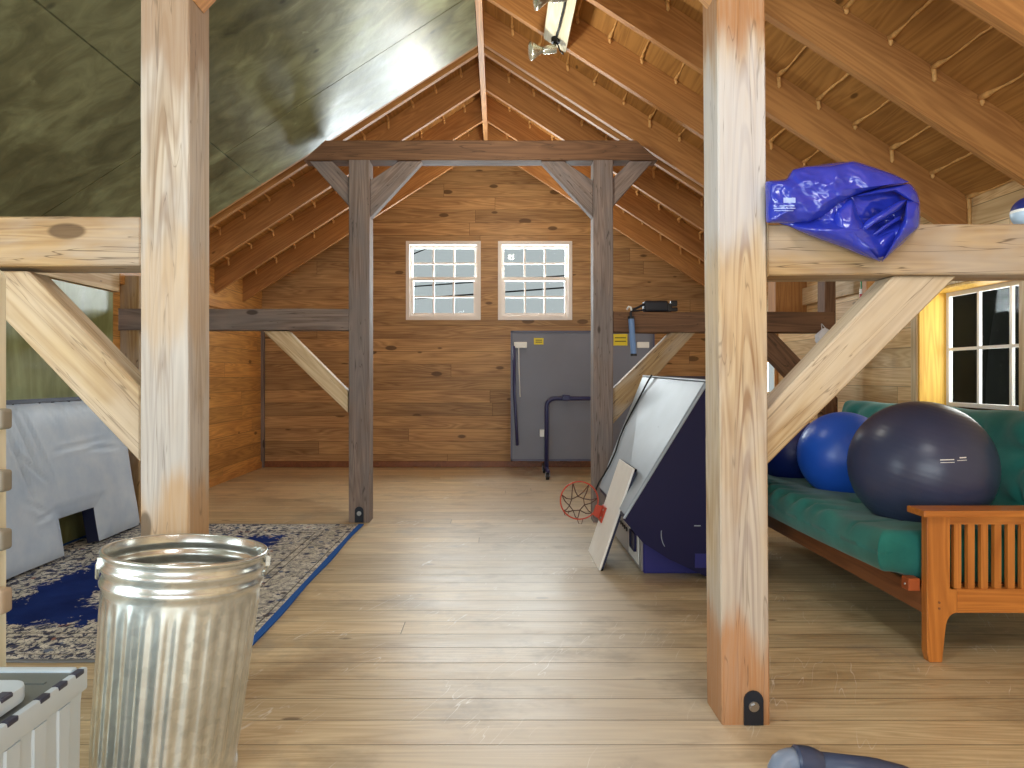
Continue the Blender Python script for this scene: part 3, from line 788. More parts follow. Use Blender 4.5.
# ---- plastic tote at the front left
def tote():
    xr, yf = -1.205, 1.985; zt = 0.60; W, D = 0.62, 0.80
    xl, yn = xr-W, yf-D
    t = thing('storage_tote', (xr-W/2, yf-D/2, 0), 'white plastic storage tote with grey folding lid, bottom left corner', 'storage box')
    tp = 0.018; b = MB()
    def ring(z, ins, rad=0.014):
        x0, x1, y0, y1 = xl+ins, xr-ins, yn+ins, yf-ins; pts = []
        for (cx, cy, a0) in ((x1-rad, y1-rad, 0), (x0+rad, y1-rad, 90), (x0+rad, y0+rad, 180), (x1-rad, y0+rad, 270)):
            for k in range(5):
                a = math.radians(a0+k*22.5); pts.append((cx+rad*math.cos(a), cy+rad*math.sin(a), z))
        return b.verts(pts)
    seq = [(0.0, tp), (0.02, tp-0.003), (0.50, 0.010), (0.53, 0.008), (0.545, 0.006)]
    rings = [ring(z, i) for z, i in seq]
    for a, c in zip(rings, rings[1:]):
        n = len(a)
        for k in range(n): b.face([a[k], a[(k+1) % n], c[(k+1) % n], c[k]])
    b.face(rings[0]); b.face(rings[-1]); b.build('body', 'tote_white', parent=t, smooth=True, ang=0.5)
    rb = MB()
    for k in range(7):                                    # upright ribs on the side
        y = yn+0.1+k*(D-0.2)/6
        rb.hexa([(xr-tp-.004, y-.022, 0.03), (xr-tp+.005, y-.014, 0.03), (xr-tp+.005, y+.014, 0.03), (xr-tp-.004, y+.022, 0.03),
                 (xr-.014, y-.034, 0.53), (xr-.004, y-.024, 0.53), (xr-.004, y+.024, 0.53), (xr-.014, y+.034, 0.53)])
    rb.build('rib', 'tote_white', parent=t)
    r = MB()
    r.box(xr-0.022, xr, yn, yf, 0.535, zt).box(xl, xl+0.03, yn, yf, 0.535, zt).box(xl+0.03, xr-0.03, yf-0.03, yf, 0.535, zt).box(xl+0.03, xr-0.03, yn, yn+0.03, 0.535, zt)
    r.bevel(0.008, 2); rim = r.build('rim', 'tote_white', parent=t, smooth=True, ang=0.6)
    for y in (1.946, 1.871, 1.797, 1.677, 1.602, 1.527, 1.41, 1.335):
        MB().box(xr-0.020, xr+0.0012, y-0.020, y+0.020, zt-0.013, zt+0.0015).bevel(0.004, 2).build('hinge_knuckle', 'tote_dark', parent=rim)
    # two lid flaps meeting in a zigzag
    xm = (xl+xr)/2
    for s in (0, 1):
        f = MB(); zig = [(xm+(0.05 if k % 2 else -0.05), yn+0.032+(D-0.064)*k/6) for k in range(7)]
        poly = ([(xr-0.023, yn+0.032)]+[(xr-0.023, yf-0.032)]+[(a+0.002, c) for a, c in zig[::-1]]) if s else ([(xl+0.031, yf-0.032), (xl+0.031, yn+0.032)]+[(a-0.002, c) for a, c in zig])
        f.prism(poly, zt-0.022, zt-0.006, 'Z')
        for k in range(5):
            y = yn+0.1+k*(D-0.2)/4; x0 = (xm+0.09) if s else xl+0.06
            f.box(x0, x0+0.16, y-0.006, y+0.006, zt-0.007, zt-0.003)
        f.build('lid_flap', 'tote_lid', parent=t)
    # loose lid corner resting on it
    c = px(13, 668, 1.72)
    k = MB(); x1, y1 = -1.238, 1.80; n = 8; rad = 0.05
    x0, y0 = x1-0.42, y1-0.5
    poly = [(x0, y0), (x1-rad, y0)]+[(x1-rad+rad*math.sin(a), y0+rad-rad*math.cos(a)) for a in [math.pi/2*i/n for i in range(n+1)]]+[(x1-rad+rad*math.cos(a), y1-rad+rad*math.sin(a)) for a in [math.pi/2*i/n for i in range(n+1)]]+[(x0, y1)]
    lt = thing('loose_lid', ((x0+x1)/2, (y0+y1)/2, zt), 'loose white plastic lid lying on the storage tote', 'lid')
    k.prism(poly, zt+0.002, zt+0.045, 'Z').bevel(0.008, 2, 0.9).build('lid_plate', 'tote_white', parent=lt, smooth=True, ang=0.6)
    MB().box(x1-0.03, x1+0.0015, y1-0.12, y1-0.075, zt+0.033, zt+0.048).bevel(0.004, 1).build('notch', 'tote_dark', parent=lt)
tote()

# ---- cream rack at the far left edge
def rack():
    Y = 2.12; x1 = (7-VX)/F*(Y+0.035)
    t = thing('slatted_rack', (x1-0.03, Y, 0), 'cream wooden upright with grey crosspieces at the left edge of view', 'rack')
    m = MB(); top = 1.793
    poly = [(x1-0.10, 0), (x1, 0), (x1, top-0.03)]+[(x1-0.03+0.03*math.cos(a), top-0.03+0.03*math.sin(a)) for a in (0.4, 0.8, 1.2, 1.57)]+[(x1-0.10, top)]
    m.prism(poly, Y, Y+0.035).bevel(0.004, 1).build('upright', 'cream_wood', parent=t)
    m = MB().prism([(p[0]-0.5, p[1]) for p in poly], Y, Y+0.035).bevel(0.004, 1).build('upright', 'cream_wood', parent=t)
    for (ya, yb, mt) in ((409, 430, 'rack_grey'), (471, 493, 'rack_grey'), (531, 552, 'rack_grey'), (591, 616, 'timber_tan')):
        za = EYE+(VY-yb)/F*(Y-0.05); zb = EYE+(VY-ya)/F*(Y-0.05); x2 = (13.5-VX)/F*Y
        s = MB().box(x2-0.66, x2, Y-0.05, Y, za, zb).bevel(0.012, 3).build('crosspiece', mt, parent=t, smooth=True, ang=0.7)
        q_ = MB().sphere((x2-0.022, Y-0.05, (za+zb)/2), 0.004, 10, 6).build('screw', 'bolt_steel', parent=s)
rack()

# ---- futon
def futon():
    FX, FY = 2.175, 3.42
    t = thing('futon_sofa', (2.75, 4.7, 0), 'green futon sofa with a slatted oak frame at the right wall', 'sofa')
    def arm(y, face):
        a = thing_child('arm', t, (FX, y, 0))
        X1_ = FX+1.05; th = 0.05; w = 0.118
        # front leg, tapering at the foot with an arch into the rail
        zr0, zr1, zt = 0.252, 0.372, 0.745
        arc = [(FX+w+0.07*(1-math.cos(a_))-0.0, zr0-0.07*(1-math.sin(a_))) for a_ in [math.pi/2*k/6 for k in range(7)]]
        poly = [(FX+0.015, 0), (FX+0.082, 0)]+[(FX+w-0.035+0.035*k/1, 0.0+0) for k in ()]
        poly = [(FX+0.02, 0), (FX+0.085, 0), (FX+0.105, 0.17)]+[(FX+0.105+0.05*math.sin(a_)**1.0*1.0-0.0, 0.17+0.082*(1-math.cos(a_))) for a_ in [math.pi/2*k/5 for k in range(1, 6)]]
        poly = [(FX+0.012, 0), (FX+0.078, 0), (FX+0.094, 0.16), (FX+0.098, 0.19), (FX+0.105, 0.215), (FX+0.117, 0.235), (FX+0.135, 0.248), (FX+0.155, zr0), (FX+0.155, zr1), (FX+w, zr1), (FX+w, zt), (FX, zt), (FX, 0.05)]
        MB().prism(poly, y, y+th).bevel(0.004, 1, 0.6).build('leg', 'futon_oak', parent=a)
        MB().box(X1_-w, X1_, y, y+th, 0, zt).bevel(0.004, 1).build('leg', 'futon_oak', parent=a)
        MB().box(FX+w-0.001, X1_-w, y+0.004, y+th-0.004, zr0, zr1).build('lower_rail', 'futon_oak_rail', parent=a)
        MB().box(FX+w-0.001, X1_-w, y+0.004, y+th-0.004, zt-0.045, zt-0.0).build('upper_rail', 'futon_oak_rail', parent=a)
        n = 12
        for k in range(n):
            x = FX+w+0.045+k*0.068
            MB().box(x-0.0175, x+0.0175, y+0.012, y+th-0.014, zr1-0.001, zt-0.044).build('slat', 'futon_oak', parent=a)
        MB().box(FX-0.045, X1_+0.03, y-0.045, y+th+0.05, zt, zt+0.034).bevel(0.007, 2).build('arm_rest', 'futon_oak_rail', parent=a)
        for zz in (0.275, 0.245):
            MB().tube([(FX+0.06, y+0.001, zz+0.03), (FX+0.06, y-0.003, zz+0.03)], 0.006, 10).build('plug', 'futon_dark', parent=a)
    arm(FY, 1); arm(6.10, -1)
    MB().box(FX+0.005, FX+0.035, FY+0.05, 6.10, 0.235, 0.365).bevel(0.004, 1).build('front_rail', 'futon_dark', parent=t)
    MB().box(3.15, 3.18, FY+0.05, 6.10, 0.235, 0.365).build('rear_rail', 'futon_dark', parent=t)
    d = MB()
    for k in range(9): d.box(FX+0.03, 3.05, FY+0.08+k*0.315, FY+0.15+k*0.315, 0.345, 0.375)
    d.build('deck_slat', 'futon_dark', parent=t)
    e = MB().box(FX-0.06, FX+0.0, FY+0.055, FY+0.12, 0.345, 0.41).bevel(0.004, 1).build('deck_end', plain('deck_red', (168, 84, 42), 0.4), parent=t)
    MB().sphere((FX-0.062, FY+0.085, 0.375), 0.006, 8, 6).build('bolt', 'bolt_steel', parent=e)
    # seat mattress
    def pad(name, fn, nu, nv, thick):
        m = MB(); top = {}; 
        g1 = m.grid(nu, nv, lambda u, v: fn(u, v, 1)); g2 = m.grid(nu, nv, lambda u, v: fn(u, v, -1))
        for i in range(nu-1):
            m.face([g1[i][0], g1[i+1][0], g2[i+1][0], g2[i][0]]); m.face([g1[i][-1], g2[i][-1], g2[i+1][-1], g1[i+1][-1]])
        for j in range(nv-1):
            m.face([g1[0][j], g2[0][j], g2[0][j+1], g1[0][j+1]]); m.face([g1[-1][j], g1[-1][j+1], g2[-1][j+1], g2[-1][j]])
        return m.build(name, 'futon_green', parent=t, smooth=True)
    ya, yb, xa, xb = 3.50, 6.06, 1.97, 3.02
    def prof(d, r):                                       # rounded edge, 0 at the rim
        d = max(0.0, min(r, d)); return math.sqrt(max(0, 1-((r-d)/r)**2))
    def seat(u, v, s):
        uu = 0.5-0.5*math.cos(math.pi*u); vv = 0.5-0.5*math.cos(math.pi*v)
        x = xa+(xb-xa)*uu; y = ya+(yb-ya)*vv
        e = min(prof((x-xa), 0.075), prof(min(y-ya, yb-y), 0.06))
        sag = -0.02*math.sin(math.pi*vv)
        wr = 0.0
        if s > 0:
            fr = math.exp(-((x-xa-0.06)/0.14)**2)
            wr = 0.022*fr*math.sin(y*34+3*noise.noise(Vector((y*2, x*3, 0))))*sm(3.9, 4.4, y)+0.010*noise.noise(Vector((x*5, y*4, 2)))
            wr -= 0.016*math.exp(-((y-3.80)/0.012)**2)*math.exp(-((x-xa)/0.25)**2)
            for bx in (2.4, 2.75):
                for by in (3.9, 4.5, 5.1, 5.7): wr -= 0.03*math.exp(-((x-bx)**2+(y-by)**2)/0.005)
        z = 0.535+s*e*0.11+sag+wr*e-(0.06*sm(2.05, 2.3, x) if s < 0 else 0)
        bul = 0.02*math.sin(y*17)*0.3*fr if s > 0 else 0
        return (x-bul, y, z)
    pad('seat_mattress', seat, 50, 150, 0.2)
    h0, h1 = 0.50, 1.235
    def back(u, v, s):
        uu = 0.5-0.5*math.cos(math.pi*u); vv = 0.5-0.5*math.cos(math.pi*v)
        z = h0+(h1-h0)*uu; y = ya+(yb-ya)*vv
        e = min(prof(min(z-h0, h1-z), 0.10), prof(min(y-ya, yb-y), 0.10))
        xm = 2.98+0.19*(z-h0)/(h1-h0)
        wr = 0.0
        if s > 0:
            for bz in (0.72, 1.0):
                for by in (3.82, 4.3, 4.78, 5.26, 5.74):
                    d2 = (z-bz)**2+(y-by)**2; dd = math.sqrt(d2); an = math.atan2(z-bz, y-by)
                    wr -= 0.075*math.exp(-dd/0.06)+0.024*math.exp(-dd/0.13)*math.cos(an*6+by*3)*min(1, dd/0.05)
            wr += 0.012*noise.noise(Vector((z*5, y*5, 5)))
            wr += 0.014*math.sin(y*26+4*noise.noise(Vector((y, z*3, 0))))*sm(1.0, 1.2, z)
        zz = z+0.012*noise.noise(Vector((y*3, 0, 8)))*uu
        return (xm-s*e*0.105-wr*e, y, zz)
    pad('back_mattress', back, 50, 150, 0.2)
    for by in (3.82, 4.3, 4.78, 5.26, 5.74):
        for bz in (0.72, 1.0): MB().sphere((2.98+0.19*(bz-h0)/(h1-h0)-0.048, by, bz), 0.014, 10, 6, (0.5, 1, 1)).build('tuft_button', 'futon_green', parent=t, smooth=True)
    bk = MB()
    for z in (0.62, 0.85, 1.08): bk.box(3.16+0.19*(z-0.62)/0.7, 3.185+0.19*(z-0.62)/0.7, ya, yb, z-0.035, z+0.035)
    bk.build('back_rail', 'futon_dark', parent=t)
def thing_child(name, parent, loc):
    o = bpy.data.objects.new(name, None); C.objects.link(o); o.parent = parent; o.empty_display_size = 0.05
    o.matrix_basis = WORLD[parent.name].inverted() @ Matrix.Translation(loc); WORLD[o.name] = Matrix.Translation(loc); return o
futon()

# ---- exercise balls
def ball(c, r, mat, label, ridges=True, marks=False):
    t = thing('exercise_ball', (c[0], c[1], c[2]-r), label, 'exercise ball', 'exercise balls on the futon')
    m = MB(); prof = []; N = 90
    for i in range(N+1):
        a = math.pi*i/N; rr = r
        if ridges and 0.25 < a < math.pi-0.25: rr += r*0.0022*math.sin(a*70)
        prof.append((max(1e-4, rr*math.sin(a)), -rr*math.cos(a)))
    m.lathe(prof, 72)
    R = Matrix.Rotation(math.radians(14), 3, 'Y') @ Matrix.Rotation(math.radians(8), 3, 'X')
    for v in m.bm.verts: v.co = R @ v.co+Vector(c)
    m.build('shell', mat, parent=t, smooth=True)
    if marks:
        for (dx0, dx1, dz, th) in ((-0.115, -0.05, 0.085, .005), (-0.115, -0.05, 0.072, .003), (-0.022, 0.014, 0.092, .006), (-0.036, 0.014, 0.080, .003)):
            p = MB(); pts = []
            for k in range(7):
                x = dx0+(dx1-dx0)*k/6; z = dz+0.06*x
                d0 = Vector((x, -math.sqrt(r*r-x*x-z*z), z)); d1 = Vector((x, -math.sqrt(r*r-x*x-(z+th)**2), z+th))
                pts.append((d0*1.004+Vector(c), d1*1.004+Vector(c)))
            A = p.verts([q_[0] for q_ in pts]); B = p.verts([q_[1] for q_ in pts])
            for k in range(6): p.face([A[k], A[k+1], B[k+1], B[k]])
            p.build('printed_mark', 'label_white', parent=t)
    return t
ball((2.47, 3.95, 0.925), 0.381, 'ball_grey', 'large dark grey exercise ball on the near end of the futon', marks=True)
ball((2.55, 4.98, 0.87), 0.318, 'ball_blue', 'bright blue exercise ball in the middle of the futon')
ball((2.44, 5.62, 0.83), 0.275, 'ball_navy', 'dark navy exercise ball half hidden by the wide pale brace')

# ---- rear projection television
def tv():
    yn, yf = 4.80, 6.30
    t = thing('projection_television', (1.45, 5.5, 0), 'navy rear projection television with sloped grey back, by the front right post', 'television')
    lipx, lipz = 0.905, 0.435
    poly = [(lipx, lipz), (1.04, 0.275), (1.22, 0.162), (1.50, 0.03), (1.86, 0.03), (1.86, 1.40), (1.60, 1.452), (1.50, 1.405)]
    m = MB()
    near = [Vector((x, yn, z)) for x, z in poly]
    far = [Vector((x, yf, z)) for x, z in poly]
    far[0].y = 6.02; far[7] = Vector((1.40, 6.50, 1.44)); far[6] = Vector((1.50, 6.50, 1.455))
    A = m.verts(near); B = m.verts(far); m.face(A); m.face(B)
    for i in range(len(poly)): m.face([A[i], A[(i+1) % 8], B[(i+1) % 8], B[i]])
    m.bevel(0.012, 2, 0.4).build('shell', 'tv_navy', parent=t, smooth=True, ang=0.5)
    # grey rear cover lying on the slope
    a, b_, c, d = near[0], near[7], far[7], far[0]
    n = (b_-a).cross(d-a).normalized()
    if n.x > 0: n = -n
    k = MB()
    def mixp(u, v): return (a*(1-u)+d*u)*(1-v)+(b_*(1-u)+c*u)*v
    base = [mixp(0.025, 0.02), mixp(0.99, 0.02), mixp(0.99, 0.995), mixp(0.025, 0.995)]
    k.hexa([p+n*0.003 for p in base]+[p+n*0.016 for p in base]).bevel(0.004, 1)
    cov = k.build('rear_cover', 'tv_grey', parent=t)
    e = MB().tube([near[0]+n*0.012+Vector((0, -0.004, 0)), near[7]+n*0.012+Vector((0, -0.004, 0))], 0.010, 8).build('edge_strip', 'tv_grey', parent=t)  # pale tube stands in for the highlight along this edge
    e = MB().tube([near[7]+Vector((0, 0, 0.012)), far[7]+Vector((0, 0, 0.012))], 0.010, 8).build('edge_strip', 'tv_grey', parent=t)
    for (u, v) in ((0.28, 0.62), (0.62, 0.55), (0.5, 0.2)):
        MB().sphere(mixp(u, v)+n*0.016, 0.012, 12, 6, (0.5, 1, 1)).build('screw', 'black_rubber', parent=cov)
    # cable lying over the cover
    way = [(0.77, 1.01, .04), (0.79, 0.97, .04), (0.82, 0.88, .035), (0.84, 0.78, .035), (0.87, 0.66, .035), (0.90, 0.54, .035), (0.90, 0.44, .035), (0.87, 0.33, .033), (0.88, 0.22, .033), (0.93, 0.12, .033), (0.98, 0.05, .035), (1.01, -0.03, .03)]
    pts = [mixp(u_, v_)+n*o_ for u_, v_, o_ in way]
    MB().tube(pts, 0.008, 8).build('cable', 'cable_black', parent=t, smooth=True)
    # lower cabinet with the connector panel
    MB().box(1.07, 1.80, 4.96, 6.09, 0.0, 0.33).bevel(0.008, 1).build('lower_cabinet', 'tv_blue', parent=t)
    pp = MB().box(1.055, 1.072, 4.975, 6.06, 0.015, 0.325).bevel(0.005, 1).build('connector_panel', 'port_metal', parent=t)
    MB().box(1.048, 1.056, 5.05, 5.42, 0.04, 0.30).bevel(0.003, 1).build('label_plate', 'label_white', parent=pp)
    MB().box(1.043, 1.049, 5.10, 5.30, 0.12, 0.26).bevel(0.02, 2, 0.9).build('socket_recess', 'tv_navy', parent=pp)
    for k2 in range(6):
        y = 5.52+0.085*k2
        MB().tube([(1.056, y, 0.2), (1.046, y, 0.2)], 0.018, 12).build('jack', 'black_rubber', parent=pp)
    mk = MB()
    pts = [(1.15+0.11*math.cos(a)+0.12, yn-0.002, 0.33+0.14*math.sin(a)) for a in [math.radians(170+ k*7) for k in range(8)]]
    mk.tube(pts, 0.003, 6).build('scuff', 'tv_grey', parent=t)
    MB().box(1.395, 1.44, yn-0.004, yn+0.002, 0.385, 0.392).build('vent_slit', 'tv_grey', parent=t)
    MB().box(1.40, 1.48, yn-0.004, yn+0.001, 0.09, 0.19).build('badge', 'tv_blue', parent=t)
tv()

# ---- basketball backboard with hoop, on its side against the television
def hoop():
    t = thing('basketball_hoop', (0.76, 5.32, 0), 'white backboard with an orange hoop, leaning on its side against the television', 'basketball hoop')
    b0, b1 = Vector((0.748, 0, 0.006)), Vector((1.005, 0, 0.766)); up = (b1-b0).normalized(); n = Vector((-up.z, 0, up.x))
    y0, y1 = 5.03, 5.60; L = (b1-b0).length
    def P(y, s, o): return Vector((b0.x, y, b0.z))+up*s+n*o
    m = MB(); m.hexa([P(y0, 0, -0.018), P(y1, 0, -0.018), P(y1, 0, 0.0), P(y0, 0, 0.0), P(y0, L, -0.018), P(y1, L, -0.018), P(y1, L, 0), P(y0, L, 0)]).bevel(0.004, 2)
    m.build('backboard', 'backboard_white', parent=t)
    f = MB(); o = 0.018
    for (a, c, s0, s1) in ((y0, y1, 0, .02), (y0, y1, L-.02, L), (y0, y0+.02, 0, L), (y1-.02, y1, 0, L)):
        f.hexa([P(a, s0, -.034), P(c, s0, -.034), P(c, s0, -.018), P(a, s0, -.018), P(a, s1, -.034), P(c, s1, -.034), P(c, s1, -.018), P(a, s1, -.018)])
    f.build('rear_frame', 'mat_navy', parent=t)
    s = 0.345; ym = 5.52; R = 0.155
    mp = MB(); mp.hexa([P(ym-.085, s-.07, .0), P(ym+.07, s-.07, .0), P(ym+.07, s-.07, .012), P(ym-.085, s-.07, .012), P(ym-.085, s+.06, 0), P(ym+.07, s+.06, 0), P(ym+.07, s+.06, .012), P(ym-.085, s+.06, .012)])
    mp.hexa([P(ym+.03, s-.06, .012), P(ym+.045, s-.06, .012), P(ym+.045, s-.045, .07), P(ym+.03, s-.045, .07), P(ym+.03, s+.05, .012), P(ym+.045, s+.05, .012), P(ym+.045, s+.04, .07), P(ym+.03, s+.04, .07)])
    mo = mp.bevel(0.003, 1).build('hoop_mount', 'hoop_orange', parent=t)
    for ds in (-.035, .03): MB().sphere(P(ym-.04, s+ds, .013), 0.008, 8, 6).build('bolt', 'bolt_steel', parent=mo)
    c = P(ym+0.04, s+0.03, R+0.055)
    rp = [c+(n*math.cos(a)+up*math.sin(a))*R for a in [2*math.pi*k/40 for k in range(40)]]
    ring = MB().tube(rp, 0.0062, 8, closed=True).build('rim', 'hoop_orange', parent=t, smooth=True)
    # net of cords hanging slack from the rim
    K = 7; net = MB()
    lo = []
    for k in range(K):
        a = 2*math.pi*(k+0.5)/K
        lo.append(c+(n*math.cos(a)+up*math.sin(a))*R*0.42+Vector((0, 0.15, -0.055-0.01*math.cos(a))))
    for k in range(K):
        a = 2*math.pi*k/K; top = c+(n*math.cos(a)+up*math.sin(a))*R
        for q2 in (lo[k-1], lo[k]):
            mid = (top+q2)/2+Vector((0, 0.01, -0.015)); net.tube([top, mid, q2], 0.0045, 5)
        if top.z < c.z-0.05: net.tube([top, top+Vector((0.01, 0, -0.035)), top+Vector((0.035, 0, -0.04)), top+Vector((0.045, 0, 0.0))], 0.003, 5)
    net.tube(lo, 0.0045, 5, closed=True)
    net.build('net', 'net_brown', parent=ring, smooth=True)
hoop()

# ---- folded table tennis table at the far wall
def table():
    Y = 9.62
    t = thing('folding_table', (1.2, Y, 0), 'grey table folded upright on casters against the far wall', 'table')
    xa = (511-VX)/F*9.8; xb = (654-VX)/F*9.8; z0 = EYE-(461-VY)/F*9.8; z1 = EYE-(331-VY)/F*9.8
    MB().box(xa, xb, 9.80, 9.83, z0, z1).bevel(0.006, 1).build('table_top', 'table_grey', parent=t)
    MB().box(xa, xb, 9.95, 9.98, z0, z1).bevel(0.006, 1).build('table_top', 'table_grey', parent=t)
    e = MB()
    e.box(xa-.006, xa+.02, 9.785, 9.80, z0, z1).box(xb-.02, xb+.006, 9.785, 9.80, z0, z1).box(xa, xb, 9.785, 9.80, z1-.02, z1+.004).box(xa, xb, 9.785, 9.80, z0, z0+.03)
    e.build('edge_frame', plain('edge_grey', (84, 86, 108), 0.4), parent=t)
    def X(p_, Y_=9.66): return (p_-VX)/F*Y_
    def Z(p_, Y_=9.66): return EYE+(VY-p_)/F*Y_
    xl, xr = X(546.5), X(640); zt = Z(398.5)
    arc = lambda cx, cz, r, a0, a1: [(cx+r*math.cos(math.radians(a0+(a1-a0)*k/6)), 9.66, cz+r*math.sin(math.radians(a0+(a1-a0)*k/6))) for k in range(7)]
    m = MB().tube([(xl, 9.66, 0.13)]+arc(xl+.12, zt-.12, .12, 180, 90)+arc(xr-.12, zt-.12, .12, 90, 0)+[(xr, 9.66, 0.13)], 0.03, 12)
    m.build('leg_frame', 'frame_blue', parent=t, smooth=True)
    for x in (xl+0.28, xr-0.28): MB().box(x-0.05, x+0.05, 9.62, 9.79, zt-0.03, zt+0.05).bevel(0.01, 2).build('clamp', 'frame_blue', parent=t)
    MB().box(xl-0.09, xl-0.03, 9.70, 9.785, Z(437), Z(430)).build('latch', 'label_white', parent=t)
    for x in (xl, xr):
        MB().tube([(x, 9.40, 0.13), (x, 10.15, 0.13)], 0.028, 10).build('foot_bar', 'frame_blue', parent=t, smooth=True)
        for yy in (9.45, 10.1):
            w = MB().tube([(x-0.022, yy, 0.05), (x+0.022, yy, 0.05)], 0.05, 18)
            w.build('caster', 'black_rubber', parent=t, smooth=True, ang=0.6)
            MB().box(x-0.035, x-0.026, yy-0.02, yy+0.02, 0.04, 0.13).box(x+0.026, x+0.035, yy-0.02, yy+0.02, 0.04, 0.13).box(x-.035, x+.035, yy-.02, yy+.02, 0.10, 0.13).build('fork', 'port_metal', parent=t)
    for (a, c) in ((514, 527), (637, 649)):
        xa_, xb_ = (a-VX)/F*9.77, (c-VX)/F*9.77
        MB().box(xa_, xb_, 9.75, 9.798, 1.453+28/F*9.77, 1.453+34/F*9.77).bevel(0.01, 2).build('corner_bracket', 'label_white', parent=t)
    MB().tube([(xa+.04, 9.76, 1.453+30/F*9.77), (xa+.05, 9.75, 1.2), (xa+.075, 9.75, 0.75), (xa+.09, 9.76, 0.45)], 0.022, 8).build('stay_rod', 'frame_blue', parent=t, smooth=True)
    MB().tube([(xa+.11, 9.74, 1.453+28/F*9.77), (xa+.115, 9.74, 1.55), (xa+.13, 9.745, 1.15)], 0.007, 6).build('stay_wire', 'label_white', parent=t, smooth=True)
    for (a, c, ya, yb) in ((534, 543.5, 338, 344.5), (613.5, 627.5, 334, 345.5)):
        s = MB().box((a-VX)/F*9.79, (c-VX)/F*9.79, 9.792, 9.798, 1.453+(VY-yb)/F*9.79, 1.453+(VY-ya)/F*9.79).build('sticker', 'sticker_yellow', parent=t)
        for k in range(2):
            zz = 1.453+(VY-ya-(yb-ya)*(0.33+0.3*k))/F*9.79
            MB().box((a+1.5-VX)/F*9.79, (c-1.5-VX)/F*9.79, 9.789, 9.793, zz-0.006, zz+0.006).build('printed_line', 'sticker_print', parent=s)
table()

